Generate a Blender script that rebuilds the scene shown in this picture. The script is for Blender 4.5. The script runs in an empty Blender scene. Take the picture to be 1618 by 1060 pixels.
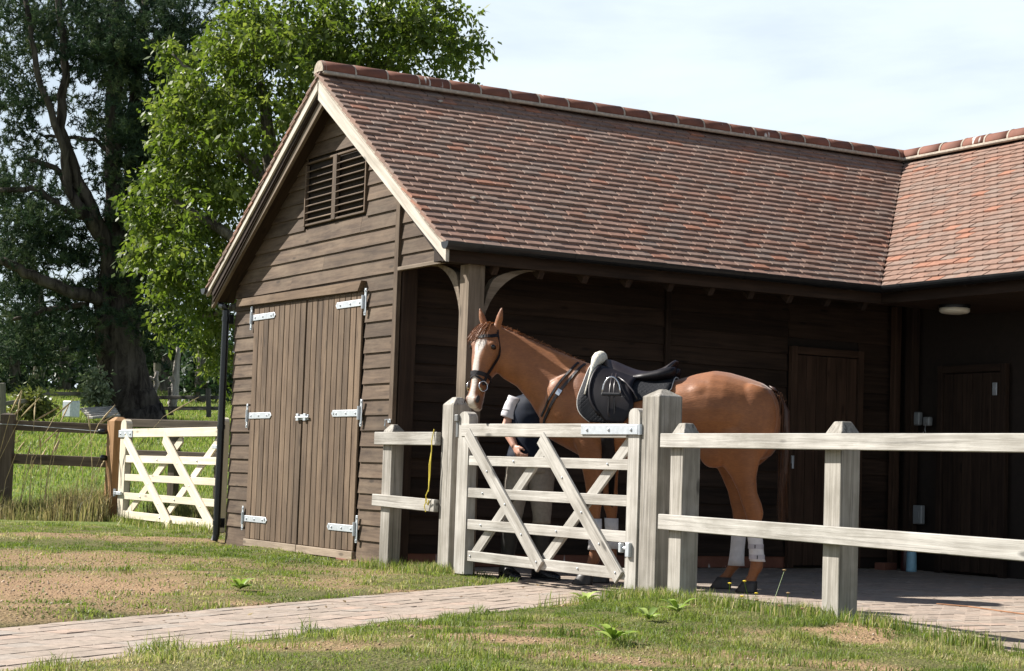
import bpy, bmesh, math, random
import numpy as np
from mathutils import Vector, Matrix, noise as mnoise
from mathutils.bvhtree import BVHTree

random.seed(7)
rng = np.random.default_rng(7)
SC = bpy.context.scene
COL = SC.collection
PI = math.pi

# ------------------------------------------------------------------ camera
CAM = Vector((-6.3205, -14.238, 0.75))
R_ = Vector((0.86230, -0.50534, 0.03323)); U_ = Vector((-0.0661, -0.0473, 0.9967)); F_ = Vector((0.50222, 0.86152, 0.07436))
R_.normalize(); F_.normalize(); U_ = R_.cross(F_).normalized(); R_ = F_.cross(U_).normalized()
cd = bpy.data.cameras.new("camera"); cam = bpy.data.objects.new("camera", cd); COL.objects.link(cam)
cd.sensor_width = 36.0; cd.lens = 36.0 * 2929.8 / 1618.0; cd.clip_start = 0.05; cd.clip_end = 4000
cam.matrix_world = Matrix(((R_.x, U_.x, -F_.x, CAM.x), (R_.y, U_.y, -F_.y, CAM.y), (R_.z, U_.z, -F_.z, CAM.z), (0, 0, 0, 1)))
SC.camera = cam

# ------------------------------------------------------------------ sky, sun, exposure
SUN = Vector((-0.72, 0.88, 1.0)).normalized()
w = bpy.data.worlds.new("World"); SC.world = w; w.use_nodes = True
nt = w.node_tree; nt.nodes.clear()
wo = nt.nodes.new("ShaderNodeOutputWorld"); bg = nt.nodes.new("ShaderNodeBackground")
sky = nt.nodes.new("ShaderNodeTexSky"); sky.sky_type = 'NISHITA'; sky.sun_disc = False
sky.sun_elevation = math.asin(SUN.z); sky.sun_rotation = math.atan2(SUN.x, SUN.y)
sky.air_density = 1.0; sky.dust_density = 1.2; sky.ozone_density = 1.5
tc = nt.nodes.new("ShaderNodeTexCoord"); mp = nt.nodes.new("ShaderNodeMapping")
mp.inputs['Scale'].default_value = (1.0, 1.0, 3.6); mp.inputs['Location'].default_value = (2.93, 3.22, -0.15)
no = nt.nodes.new("ShaderNodeTexNoise"); no.inputs['Scale'].default_value = 1.5; no.inputs['Detail'].default_value = 8; no.inputs['Roughness'].default_value = 0.55
no.inputs['Distortion'].default_value = 0.35
rp = nt.nodes.new("ShaderNodeMapRange"); rp.interpolation_type = 'SMOOTHSTEP'
rp.inputs['From Min'].default_value = 0.40; rp.inputs['From Max'].default_value = 0.60
rp.inputs['To Min'].default_value = 0.62; rp.inputs['To Max'].default_value = 1.0
mx = nt.nodes.new("ShaderNodeMixRGB"); mx.inputs['Color2'].default_value = (8.9, 10.0, 10.9, 1)
nt.links.new(tc.outputs['Generated'], mp.inputs['Vector']); nt.links.new(mp.outputs[0], no.inputs['Vector'])
nt.links.new(no.outputs['Fac'], rp.inputs['Value'])
sep = nt.nodes.new("ShaderNodeSeparateXYZ"); nt.links.new(tc.outputs['Generated'], sep.inputs[0])
zr = nt.nodes.new("ShaderNodeMapRange"); zr.interpolation_type = 'SMOOTHSTEP'     # cloud kept low; unseen sky overhead cleared to weaken the fill light
zr.inputs['From Min'].default_value = 0.28; zr.inputs['From Max'].default_value = 0.42; zr.inputs['To Min'].default_value = 1.0; zr.inputs['To Max'].default_value = 0.06
nt.links.new(sep.outputs['Z'], zr.inputs['Value'])
ml = nt.nodes.new("ShaderNodeMath"); ml.operation = 'MULTIPLY'; nt.links.new(rp.outputs[0], ml.inputs[0]); nt.links.new(zr.outputs[0], ml.inputs[1])
nt.links.new(ml.outputs[0], mx.inputs['Fac']); nt.links.new(sky.outputs[0], mx.inputs['Color1']); nt.links.new(mx.outputs[0], bg.inputs['Color'])
bg.inputs['Strength'].default_value = 0.047
nt.links.new(bg.outputs[0], wo.inputs[0])
sd = bpy.data.lights.new("sun", 'SUN'); sd.energy = 5.0; sd.angle = math.radians(0.5); sd.color = (1.0, 0.955, 0.89)
so = bpy.data.objects.new("sun", sd); COL.objects.link(so)
so.rotation_euler = (-SUN).to_track_quat('-Z', 'Y').to_euler(); so.location = (-20, 12, 20)
vs = SC.view_settings; vs.view_transform = 'Standard'; vs.look = 'None'; vs.exposure = 1.16; vs.gamma = 1; vs.use_curve_mapping = False

# ------------------------------------------------------------------ helpers
WM = {}
def at(px, py, D):
    """point seen at photo pixel px,py at depth D (trees and far things only)"""
    return CAM + (R_ * ((px - 809) / 2929.8) - U_ * ((py - 530) / 2929.8) + F_) * D
def reg(o, parent=None, M=None):
    M = M if M is not None else Matrix()
    COL.objects.link(o)
    if parent is not None:
        o.parent = parent; o.matrix_parent_inverse = WM[parent.name].inverted()
    o.matrix_basis = M
    WM[o.name] = M.copy()
    return o
def tag(o, label=None, cat=None, group=None, kind=None):
    if label: o['label'] = label
    if cat: o['category'] = cat
    if group: o['group'] = group
    if kind: o['kind'] = kind
    return o
def thing(name, label, cat, loc=(0, 0, 0), group=None):
    o = bpy.data.objects.new(name, None); o.empty_display_size = 0.1
    reg(o, None, Matrix.Translation(loc)); return tag(o, label, cat, group)
def smooth(me, on=True):
    me.polygons.foreach_set('use_smooth', [on] * len(me.polygons)); me.update()
def mk(name, verts, faces, mat, parent=None, M=None, sm=False):
    me = bpy.data.meshes.new(name); me.from_pydata([tuple(v) for v in verts], [], faces); me.update()
    if mat: me.materials.append(mat)
    if sm: smooth(me)
    return reg(bpy.data.objects.new(name, me), parent, M)
def inst(name, me, parent, M):
    return reg(bpy.data.objects.new(name, me), parent, M)
def np_mesh(name, V, Fc, mat, parent=None, attrs=None, sm=False, M=None):
    """V (n,3), Fc (m,k) constant size faces, attrs {name: per-vertex float}"""
    me = bpy.data.meshes.new(name); V = np.asarray(V, np.float32); Fc = np.asarray(Fc, np.int32)
    m, k = Fc.shape
    me.vertices.add(len(V)); me.vertices.foreach_set('co', V.ravel())
    me.loops.add(m * k); me.loops.foreach_set('vertex_index', Fc.ravel())
    me.polygons.add(m); me.polygons.foreach_set('loop_start', np.arange(0, m * k, k, dtype=np.int32))
    me.polygons.foreach_set('loop_total', np.full(m, k, np.int32))
    for a, v in (attrs or {}).items():
        at_ = me.attributes.new(a, 'FLOAT', 'POINT'); at_.data.foreach_set('value', np.asarray(v, np.float32))
    me.update(calc_edges=True); me.validate()
    if mat: me.materials.append(mat)
    if sm: smooth(me)
    return reg(bpy.data.objects.new(name, me), parent, M)
def frame(c, x, y):
    x = Vector(x).normalized(); z = x.cross(Vector(y)).normalized(); y = z.cross(x)
    return Matrix(((x.x, y.x, z.x, c[0]), (x.y, y.y, z.y, c[1]), (x.z, y.z, z.z, c[2]), (0, 0, 0, 1)))
def cbox_data(L, W, T, c=0.003):
    h = (L / 2, W / 2, T / 2); V = []; idx = {}
    for sx in (-1, 1):
        for sy in (-1, 1):
            for sz in (-1, 1):
                s = (sx, sy, sz)
                for k in range(3):
                    idx[s, k] = len(V)
                    V.append(tuple(s[j] * (h[j] if j == k else h[j] - c) for j in range(3)))
    Fs = []
    def add(f):
        a, b, d = (Vector(V[i]) for i in f[:3]); cen = sum((Vector(V[i]) for i in f), Vector()) / len(f)
        Fs.append(f if (b - a).cross(d - a).dot(cen) > 0 else f[::-1])
    for k in range(3):
        i, j = (k + 1) % 3, (k + 2) % 3
        for s in (-1, 1):
            q = []
            for (a, b) in ((-1, -1), (1, -1), (1, 1), (-1, 1)):
                t = [0, 0, 0]; t[k] = s; t[i] = a; t[j] = b; q.append(idx[tuple(t), k])
            add(q)
        for a in (-1, 1):
            for b in (-1, 1):
                t0 = [0, 0, 0]; t1 = [0, 0, 0]
                t0[k] = -1; t1[k] = 1; t0[i] = t1[i] = a; t0[j] = t1[j] = b
                t0, t1 = tuple(t0), tuple(t1)
                add([idx[t0, i], idx[t1, i], idx[t1, j], idx[t0, j]])
    for s in [(a, b, c_) for a in (-1, 1) for b in (-1, 1) for c_ in (-1, 1)]:
        add([idx[s, 0], idx[s, 1], idx[s, 2]])
    return V, Fs
_bc = {}
def box(name, L, W, T, M, mat, parent=None, c=0.003):
    key = (round(L, 4), round(W, 4), round(T, 4), c, mat.name)
    if key not in _bc:
        V, Fs = cbox_data(L, W, T, c); me = bpy.data.meshes.new(name); me.from_pydata(V, [], Fs); me.update(); me.materials.append(mat); _bc[key] = me
    return inst(name, _bc[key], parent, M)
def beam(name, p0, p1, side, W, T, mat, parent=None, c=0.003, ext=0):
    """bar from p0 to p1, W wide along `side`, T thick across it"""
    p0, p1 = Vector(p0), Vector(p1); d = p1 - p0
    return box(name, d.length + ext, W, T, frame((p0 + p1) / 2, d, side), mat, parent, c)
def prism(name, pts, z0, z1, M, mat, parent=None):
    """flat polygon (x,y) given depth z0..z1 in the frame M"""
    n = len(pts)
    a = sum(pts[i][0] * pts[(i + 1) % n][1] - pts[(i + 1) % n][0] * pts[i][1] for i in range(n))
    if a < 0: pts = pts[::-1]
    V = [(x, y, z0) for x, y in pts] + [(x, y, z1) for x, y in pts]
    Fs = [list(range(n))[::-1], list(range(n, 2 * n))] + [[i, (i + 1) % n, n + (i + 1) % n, n + i] for i in range(n)]
    return mk(name, V, Fs, mat, parent, M)
class MB:
    def __init__(s): s.V = []; s.F = []
    def add(s, V, Fs, M=None):
        b = len(s.V); s.V += [tuple(M @ Vector(v)) if M else tuple(v) for v in V]; s.F += [[i + b for i in f] for f in Fs]; return s
    def box(s, L, W, T, M=None, c=0.002): return s.add(*cbox_data(L, W, T, c), M)
    def tube(s, P, r, n=8, cap=True):
        P = [Vector(p) for p in P]; rr = r if hasattr(r, '__len__') else [r] * len(P)
        b = len(s.V); up = Vector((0.13, 0.21, 1)).normalized()
        for i, p in enumerate(P):
            t = (P[min(i + 1, len(P) - 1)] - P[max(i - 1, 0)]).normalized()
            x = up.cross(t)
            if x.length < 0.05: x = Vector((1, 0, 0)).cross(t)
            x.normalize(); y = t.cross(x)
            if i and (x.dot(px) < 0): pass
            px = x
            for k in range(n):
                a = 2 * PI * k / n; s.V.append(tuple(p + (x * math.cos(a) + y * math.sin(a)) * rr[i]))
        for i in range(len(P) - 1):
            for k in range(n):
                s.F.append([b + i * n + k, b + i * n + (k + 1) % n, b + (i + 1) * n + (k + 1) % n, b + (i + 1) * n + k])
        if cap:
            s.F.append([b + k for k in range(n)][::-1]); s.F.append([b + (len(P) - 1) * n + k for k in range(n)])
        return s
    def lathe(s, prof, M=None, n=16):
        b = len(s.V)
        for r, z in prof:
            for k in range(n):
                a = 2 * PI * k / n; v = Vector((r * math.cos(a), r * math.sin(a), z)); s.V.append(tuple(M @ v if M else v))
        for i in range(len(prof) - 1):
            for k in range(n):
                s.F.append([b + i * n + k, b + i * n + (k + 1) % n, b + (i + 1) * n + (k + 1) % n, b + (i + 1) * n + k])
        s.F.append([b + k for k in range(n)][::-1]); s.F.append([b + (len(prof) - 1) * n + k for k in range(n)])
        return s
    def loft(s, rings, closed_caps=True):
        b = len(s.V); n = len(rings[0])
        for r in rings: s.V += [tuple(v) for v in r]
        for i in range(len(rings) - 1):
            for k in range(n):
                s.F.append([b + i * n + k, b + i * n + (k + 1) % n, b + (i + 1) * n + (k + 1) % n, b + (i + 1) * n + k])
        if closed_caps:
            s.F.append([b + k for k in range(n)][::-1]); s.F.append([b + (len(rings) - 1) * n + k for k in range(n)])
        return s
    def build(s, name, mat, parent=None, M=None, sm=False): return mk(name, s.V, s.F, mat, parent, M, sm)
def vnoise(x, y, scale, seed=0):
    """smooth value noise 0..1 (numpy)"""
    r = np.random.default_rng(seed).random((256, 256)); x = np.asarray(x) / scale; y = np.asarray(y) / scale
    xi = np.floor(x).astype(int); yi = np.floor(y).astype(int); fx = x - xi; fy = y - yi
    fx = fx * fx * (3 - 2 * fx); fy = fy * fy * (3 - 2 * fy)
    g = lambda a, b: r[a % 256, b % 256]
    return (g(xi, yi) * (1 - fx) + g(xi + 1, yi) * fx) * (1 - fy) + (g(xi, yi + 1) * (1 - fx) + g(xi + 1, yi + 1) * fx) * fy

# ------------------------------------------------------------------ materials
def nmat(name):
    m = bpy.data.materials.new(name); m.use_nodes = True; nt = m.node_tree
    b = nt.nodes.get('Principled BSDF'); return m, nt, b
def N(nt, t, **kw):
    n = nt.nodes.new(t)
    for k, v in kw.items():
        if k in n.inputs: n.inputs[k].default_value = v
        else: setattr(n, k, v)
    return n
def ramp(nt, fac, stops):
    r = nt.nodes.new('ShaderNodeValToRGB'); e = r.color_ramp.elements
    while len(e) < len(stops): e.new(0.5)
    for el, (p, c) in zip(e, stops): el.position = p; el.color = (*c, 1)
    nt.links.new(fac, r.inputs[0]); return r
def bump(nt, b, h, strength, dist):
    n = N(nt, 'ShaderNodeBump', Strength=strength, Distance=dist); nt.links.new(h, n.inputs['Height']); nt.links.new(n.outputs[0], b.inputs['Normal'])
def rnd_vec(nt):
    """object coordinates shifted by a random amount per object"""
    tc = nt.nodes.new('ShaderNodeTexCoord'); oi = nt.nodes.new('ShaderNodeObjectInfo')
    mul = N(nt, 'ShaderNodeMath', operation='MULTIPLY'); mul.inputs[1].default_value = 37.0; nt.links.new(oi.outputs['Random'], mul.inputs[0])
    ad = N(nt, 'ShaderNodeVectorMath', operation='ADD'); nt.links.new(tc.outputs['Object'], ad.inputs[0]); nt.links.new(mul.outputs[0], ad.inputs[1])
    return ad.outputs[0], oi.outputs['Random']
def wood(name, dark, light, stretch=(1.6, 26, 26), rough=0.8, vary=0.35, bumpd=0.0015, knots=0.5, blotch=0.35, cracks=0.0, stain=0.0, stain_col=(0.17, 0.155, 0.125)):
    m, nt, b = nmat(name); L = nt.links
    v, rn = rnd_vec(nt)
    mp = N(nt, 'ShaderNodeMapping', Scale=stretch); L.new(v, mp.inputs[0])
    n1 = N(nt, 'ShaderNodeTexNoise', Scale=1.0, Detail=6, Roughness=0.62, Distortion=0.6); L.new(mp.outputs[0], n1.inputs['Vector'])
    n2 = N(nt, 'ShaderNodeTexNoise', Scale=3.2, Detail=3, Roughness=0.5); L.new(v, n2.inputs['Vector'])
    ad = N(nt, 'ShaderNodeMath', operation='MULTIPLY_ADD'); ad.inputs[1].default_value = blotch; L.new(n2.outputs['Fac'], ad.inputs[0]); L.new(n1.outputs['Fac'], ad.inputs[2])
    sub = N(nt, 'ShaderNodeMath', operation='SUBTRACT'); sub.inputs[1].default_value = blotch * 0.5; L.new(ad.outputs[0], sub.inputs[0])
    r = ramp(nt, sub.outputs[0], [(0.3, dark), (0.68, light)])
    if stain:
        ns = N(nt, 'ShaderNodeTexNoise', Scale=1.7, Detail=5, Roughness=0.7); ms = N(nt, 'ShaderNodeMapping', Scale=(1.0, 3.0, 3.0)); L.new(v, ms.inputs[0]); L.new(ms.outputs[0], ns.inputs['Vector'])
        fs = N(nt, 'ShaderNodeMapRange'); fs.inputs['From Min'].default_value = 0.47; fs.inputs['From Max'].default_value = 0.70; fs.inputs['To Max'].default_value = stain; L.new(ns.outputs['Fac'], fs.inputs['Value'])
        xs = N(nt, 'ShaderNodeMixRGB'); L.new(fs.outputs[0], xs.inputs[0]); L.new(r.outputs[0], xs.inputs[1]); xs.inputs[2].default_value = (*stain_col, 1); r = xs
    # knots
    mk_ = N(nt, 'ShaderNodeMapping', Scale=(2.2, 7, 7)); L.new(v, mk_.inputs[0])
    vo = N(nt, 'ShaderNodeTexVoronoi', Scale=1.0); L.new(mk_.outputs[0], vo.inputs['Vector'])
    kr = N(nt, 'ShaderNodeMapRange'); kr.inputs['From Min'].default_value = 0.06; kr.inputs['From Max'].default_value = 0.13; kr.inputs['To Min'].default_value = 1 - knots; kr.inputs['To Max'].default_value = 1
    L.new(vo.outputs['Distance'], kr.inputs['Value'])
    hs = N(nt, 'ShaderNodeHueSaturation'); L.new(r.outputs[0], hs.inputs['Color'])
    vr = N(nt, 'ShaderNodeMapRange'); vr.inputs['To Min'].default_value = 1 - vary; vr.inputs['To Max'].default_value = 1 + vary; L.new(rn, vr.inputs['Value'])
    mm = N(nt, 'ShaderNodeMath', operation='MULTIPLY'); L.new(vr.outputs[0], mm.inputs[0]); L.new(kr.outputs[0], mm.inputs[1]); L.new(mm.outputs[0], hs.inputs['Value'])
    col = hs.outputs[0]
    if cracks:
        mc = N(nt, 'ShaderNodeMapping', Scale=(0.9, 60, 60)); L.new(v, mc.inputs[0])
        nc = N(nt, 'ShaderNodeTexNoise', Scale=1.0, Detail=2); L.new(mc.outputs[0], nc.inputs['Vector'])
        cr = N(nt, 'ShaderNodeMapRange'); cr.inputs['From Min'].default_value = 0.30; cr.inputs['From Max'].default_value = 0.40; cr.inputs['To Min'].default_value = 1 - cracks; L.new(nc.outputs['Fac'], cr.inputs['Value'])
        mc2 = N(nt, 'ShaderNodeMixRGB', blend_type='MULTIPLY', Fac=1.0); L.new(col, mc2.inputs[1]); L.new(cr.outputs[0], mc2.inputs[2]); col = mc2.outputs[0]
    L.new(col, b.inputs['Base Color']); b.inputs['Roughness'].default_value = rough; b.inputs['Specular IOR Level'].default_value = 0.25
    bump(nt, b, n1.outputs['Fac'], 0.6, bumpd * 2)
    return m
def plain(name, col, rough=0.6, metal=0.0, noise=0.15, scale=20, spec=0.5, bumpd=0.0):
    m, nt, b = nmat(name); L = nt.links
    tc = nt.nodes.new('ShaderNodeTexCoord'); n = N(nt, 'ShaderNodeTexNoise', Scale=scale, Detail=4); L.new(tc.outputs['Object'], n.inputs['Vector'])
    c = col; r = ramp(nt, n.outputs['Fac'], [(0.3, tuple(x * (1 - noise) for x in c)), (0.7, tuple(min(1, x * (1 + noise)) for x in c))])
    L.new(r.outputs[0], b.inputs['Base Color']); b.inputs['Roughness'].default_value = rough; b.inputs['Metallic'].default_value = metal
    b.inputs['Specular IOR Level'].default_value = spec
    if bumpd: bump(nt, b, n.outputs['Fac'], 0.7, bumpd)
    return m
def tile_mat(name, stops, use_attr, rough=0.75, streak=False, grain=45, bumpd=0.0015):
    m, nt, b = nmat(name); L = nt.links
    if use_attr:
        a = nt.nodes.new('ShaderNodeAttribute'); a.attribute_name = 'rnd'; rn = a.outputs['Fac']
        tc = nt.nodes.new('ShaderNodeTexCoord'); v = tc.outputs['Object']
    else:
        v, rn = rnd_vec(nt)
    n = N(nt, 'ShaderNodeTexNoise', Scale=grain * 0.25, Detail=6, Roughness=0.65); L.new(v, n.inputs['Vector'])
    r = ramp(nt, rn, stops); r.color_ramp.interpolation = 'LINEAR'
    mx = N(nt, 'ShaderNodeMixRGB', blend_type='MULTIPLY', Fac=1.0); L.new(r.outputs[0], mx.inputs[1])
    q = ramp(nt, n.outputs['Fac'], [(0.3, (0.72,) * 3), (0.7, (1.2,) * 3)]); L.new(q.outputs[0], mx.inputs[2])
    col = mx.outputs[0]
    if streak:
        mp = N(nt, 'ShaderNodeMapping', Scale=(22, 1.5, 1.5)); L.new(v, mp.inputs[0])
        s = N(nt, 'ShaderNodeTexNoise', Scale=1.0, Detail=2); L.new(mp.outputs[0], s.inputs['Vector'])
        n4 = N(nt, 'ShaderNodeTexNoise', Scale=6.0, Detail=2); L.new(v, n4.inputs['Vector'])
        ml = N(nt, 'ShaderNodeMath', operation='MULTIPLY'); L.new(s.outputs['Fac'], ml.inputs[0]); L.new(n4.outputs['Fac'], ml.inputs[1])
        sr = N(nt, 'ShaderNodeMapRange'); sr.inputs['From Min'].default_value = 0.385; sr.inputs['From Max'].default_value = 0.43; L.new(ml.outputs[0], sr.inputs['Value'])
        m2 = N(nt, 'ShaderNodeMixRGB'); L.new(sr.outputs[0], m2.inputs[0]); L.new(col, m2.inputs[1]); m2.inputs[2].default_value = (0.55, 0.52, 0.48, 1); col = m2.outputs[0]
    L.new(col, b.inputs['Base Color']); b.inputs['Roughness'].default_value = rough; b.inputs['Specular IOR Level'].default_value = 0.3
    n3 = N(nt, 'ShaderNodeTexNoise', Scale=grain * 3, Detail=3); L.new(v, n3.inputs['Vector']); bump(nt, b, n3.outputs['Fac'], 0.6, bumpd)
    return m
def leaf_mat(name, stops, trans=0.35, rough=0.5, attr='rnd'):
    m, nt, b = nmat(name); L = nt.links
    a = nt.nodes.new('ShaderNodeAttribute'); a.attribute_name = attr
    r = ramp(nt, a.outputs['Fac'], stops); L.new(r.outputs[0], b.inputs['Base Color']); b.inputs['Roughness'].default_value = rough
    b.inputs['Specular IOR Level'].default_value = 0.35
    t = nt.nodes.new('ShaderNodeBsdfTranslucent'); hs = N(nt, 'ShaderNodeHueSaturation', Value=1.5, Saturation=1.1); L.new(r.outputs[0], hs.inputs['Color']); L.new(hs.outputs[0], t.inputs['Color'])
    mx = N(nt, 'ShaderNodeMixShader', Fac=trans); out = nt.nodes.get('Material Output')
    L.new(b.outputs[0], mx.inputs[1]); L.new(t.outputs[0], mx.inputs[2]); L.new(mx.outputs[0], out.inputs[0])
    return m

M_BOARD = wood('stained_board', (0.046, 0.030, 0.020), (0.124, 0.086, 0.057), vary=0.26, stain=0.5, stain_col=(0.19, 0.145, 0.10))
M_DOOR = wood('door_board', (0.064, 0.042, 0.027), (0.146, 0.100, 0.064), vary=0.2, knots=0.45, stain=0.4, stain_col=(0.22, 0.16, 0.105))
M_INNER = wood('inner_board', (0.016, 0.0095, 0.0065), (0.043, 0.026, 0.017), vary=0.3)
M_SILL = wood('sill_wood', (0.16, 0.12, 0.085), (0.34, 0.27, 0.20))
M_BARGE = wood('barge_wood', (0.34, 0.305, 0.25), (0.56, 0.515, 0.445), vary=0.06, knots=0.7)
M_BRACE = wood('oak_wood', (0.10, 0.076, 0.053), (0.235, 0.185, 0.138), vary=0.12)
M_GREY = wood('weathered_wood', (0.27, 0.252, 0.222), (0.47, 0.45, 0.41), stretch=(1.6, 42, 42), vary=0.10, blotch=0.7, knots=0.6, bumpd=0.003, cracks=0.3, stain=0.55)
M_POST = wood('weathered_post', (0.18, 0.165, 0.14), (0.38, 0.355, 0.315), stretch=(1.5, 46, 46), vary=0.10, blotch=0.7, knots=0.6, bumpd=0.003, cracks=0.6, stain=0.75)
M_FRESH = wood('fresh_wood', (0.50, 0.435, 0.325), (0.67, 0.605, 0.485), vary=0.08, knots=0.4, bumpd=0.001)
M_ORANGE = wood('treated_wood', (0.20, 0.105, 0.045), (0.37, 0.21, 0.095), vary=0.05)
M_OLD = wood('old_fence_wood', (0.06, 0.045, 0.032), (0.15, 0.115, 0.085), vary=0.15)
M_FAR = wood('far_fence_wood', (0.08, 0.075, 0.06), (0.2, 0.18, 0.15))
M_SHEATH = plain('dark_sheathing', (0.02, 0.013, 0.009), 0.95)
M_GALV = plain('galvanised_steel', (0.52, 0.55, 0.58), 0.5, 0.6, 0.12, 25)
M_BLACKP = plain('black_plastic', (0.012, 0.013, 0.014), 0.32, 0, 0.2, 10)
M_MORTAR = plain('pale_mortar', (0.36, 0.31, 0.25), 0.95, 0, 0.25, 30, 0.2, 0.004)
M_SHADEP = plain('shaded_white_plastic', (0.22, 0.235, 0.24), 0.4, 0, 0.05)  # white plastic greyed down, the wing bay's shade is in its colour
ST = [(0.0, (0.190, 0.120, 0.090)), (0.35, (0.235, 0.142, 0.104)), (0.68, (0.205, 0.148, 0.118)), (0.90, (0.245, 0.134, 0.094)), (1.0, (0.29, 0.132, 0.082))]
M_TILE = tile_mat('clay_tile', ST, False); M_TILES = tile_mat('clay_tiles', ST, True)
M_RIDGE = tile_mat('ridge_clay', [(0, (0.145, 0.060, 0.040)), (1, (0.205, 0.082, 0.052))], False, 0.82, True, 18)
SP = [(0.0, (0.262, 0.212, 0.170)), (0.3, (0.302, 0.246, 0.198)), (0.6, (0.326, 0.257, 0.206)), (0.82, (0.290, 0.250, 0.210)), (1.0, (0.355, 0.262, 0.204))]
M_PAVER = tile_mat('paver_block', SP, False, 0.9, False, 80, 0.002); M_PAVERS = tile_mat('paver_blocks', SP, True, 0.9, False, 80, 0.002)
M_SAND = plain('joint_sand', (0.25, 0.205, 0.16), 1.0, 0, 0.3, 40, 0.1)

# ------------------------------------------------------------------ ground
FH = Vector((F_.x, F_.y)).normalized(); RH = Vector((R_.x, R_.y)).normalized()
def DS(x, y): return (x - CAM.x) * FH.x + (y - CAM.y) * FH.y, (x - CAM.x) * RH.x + (y - CAM.y) * RH.y
def XY(D, S): return CAM.x + D * FH.x + S * RH.x, CAM.y + D * FH.y + S * RH.y
FY = [-12, -6.7, -4.6, -2.1, -1.1, 0]; FX = [-0.53, 0.05, 0.24, 0.13, 0.06, 0.06]
def fence_x(y): return np.interp(y, FY, FX)
PA = Vector((-1.5, -4.27)); PD = Vector((math.cos(math.radians(34)), math.sin(math.radians(34)))); PW = 1.135
def path_uv(x, y):
    u = (x - PA.x) * PD.x + (y - PA.y) * PD.y; v = -((x - PA.x) * -PD.y + (y - PA.y) * PD.x); return u, v   # v>0 towards the camera
def paved(x, y):
    """>0 inside the paving, metres to its edge"""
    u, v = path_uv(x, y)
    wob = 0.05 * np.sin(x * 3.1) + 0.03 * np.sin(x * 7.7 + 1)
    p = np.minimum(np.minimum(v, PW - v), 2.35 - u)
    c = np.where(y < -1.2, np.minimum(x - fence_x(y) - 0.16, 30.0), -1.2 - y)
    c = np.minimum(c, 1.0)
    return np.maximum(p, c)
BARE = [(-2.75, 10.7, 0.95, 1.8, 1.0), (-3.3, 13.6, 1.2, 1.1, 0.8), (-3.9, 17.7, 1.8, 0.55, 0.75), (-1.25, 12.2, 0.35, 0.8, 0.7), (-1.0, 13.6, 0.5, 0.5, 0.6), (-1.2, 8.2, 0.35, 0.35, 0.9),
        (-0.75, 9.1, 0.34, 0.35, 0.95), (-0.35, 8.6, 0.3, 0.3, 0.8), (0.4, 8.5, 0.35, 0.25, 0.6), (-0.1, 7.9, 0.42, 0.3, 0.9), (0.55, 7.2, 0.5, 0.22, 0.8), (-0.9, 7.4, 0.4, 0.22, 0.8), (1.1, 8.9, 0.3, 0.3, 0.6), (-1.6, 7.9, 0.3, 0.3, 0.8), (0.9, 7.7, 0.4, 0.25, 0.6)]
def bare(x, y):
    D, S = DS(x, y); o = np.zeros_like(D) + 0.0
    wb = 0.65 + 0.7 * vnoise(x, y, 0.25, 3)
    for s0, d0, rs, rd, a in BARE:
        o = np.maximum(o, a * np.clip(1.7 - 1.2 * np.sqrt(((S - s0) / rs) ** 2 + ((D - d0) / rd) ** 2) * (2 - wb), 0, 1))
    o = np.maximum(o, np.clip((vnoise(x, y, 0.45, 5) * 0.6 + vnoise(x, y, 0.16, 6) * 0.4 - 0.60) * 5, 0, 0.9) * (D < 12))
    return o
def gz(x, y):
    D, S = DS(x, y)
    z = np.where(D > 24, (D - 24) * 0.078, 0.0); z = np.where(D > 62, 38 * 0.078 + (D - 62) * 0.02, z)
    lump = (vnoise(x, y, 0.9, 1) - 0.5) * 0.05 + (vnoise(x, y, 0.22, 2) - 0.5) * 0.018
    pv = paved(x, y); e = np.clip(-pv / 0.25, 0, 1)
    front = np.clip((path_uv(x, y)[1] - PW) / 0.8, 0, 1) * (x < fence_x(y) + 0.3)
    bank = 0.035 * front
    z = z + np.where(D < 24, (lump + 0.012 + bank) * e, lump * 2)
    z = np.where(pv > 0.02, -0.05, z)
    inside = (x > 0.3) & (x < 12) & (y > -1.3) & (y < 2.3)
    return np.where(inside & (D < 24), -0.05, z)
Dg = np.concatenate([np.arange(-4, 5, 1.0), np.arange(5, 18, 0.085), np.arange(18, 26, 0.25), np.arange(26, 70, 1.2), np.geomspace(72, 900, 18)])
Sg0 = np.concatenate([np.arange(0, 5, 0.085), np.arange(5, 12, 0.4), np.arange(12, 40, 2.0), np.geomspace(42, 700, 14)])
Sg = np.concatenate([-Sg0[:0:-1], Sg0])
DD, SS = np.meshgrid(Dg, Sg, indexing='ij'); GX, GY = XY(DD, SS); GZ = gz(GX, GY)
nD, nS = DD.shape; I = np.arange(nD * nS).reshape(nD, nS)
GF = np.stack([I[:-1, :-1], I[:-1, 1:], I[1:, 1:], I[1:, :-1]], -1).reshape(-1, 4)
m, nt, b = nmat('turf_soil'); L = nt.links
a1 = nt.nodes.new('ShaderNodeAttribute'); a1.attribute_name = 'bare'; a2 = nt.nodes.new('ShaderNodeAttribute'); a2.attribute_name = 'field'
tc = nt.nodes.new('ShaderNodeTexCoord')
n1 = N(nt, 'ShaderNodeTexNoise', Scale=60, Detail=6, Roughness=0.7); L.new(tc.outputs['Object'], n1.inputs['Vector'])
n2 = N(nt, 'ShaderNodeTexNoise', Scale=1.3, Detail=4); L.new(tc.outputs['Object'], n2.inputs['Vector'])
soil = ramp(nt, n1.outputs['Fac'], [(0.25, (0.14, 0.085, 0.048)), (0.5, (0.29, 0.19, 0.11)), (0.75, (0.43, 0.31, 0.195))])
turf = ramp(nt, n1.outputs['Fac'], [(0.3, (0.055, 0.062, 0.020)), (0.7, (0.17, 0.155, 0.065))])
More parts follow.
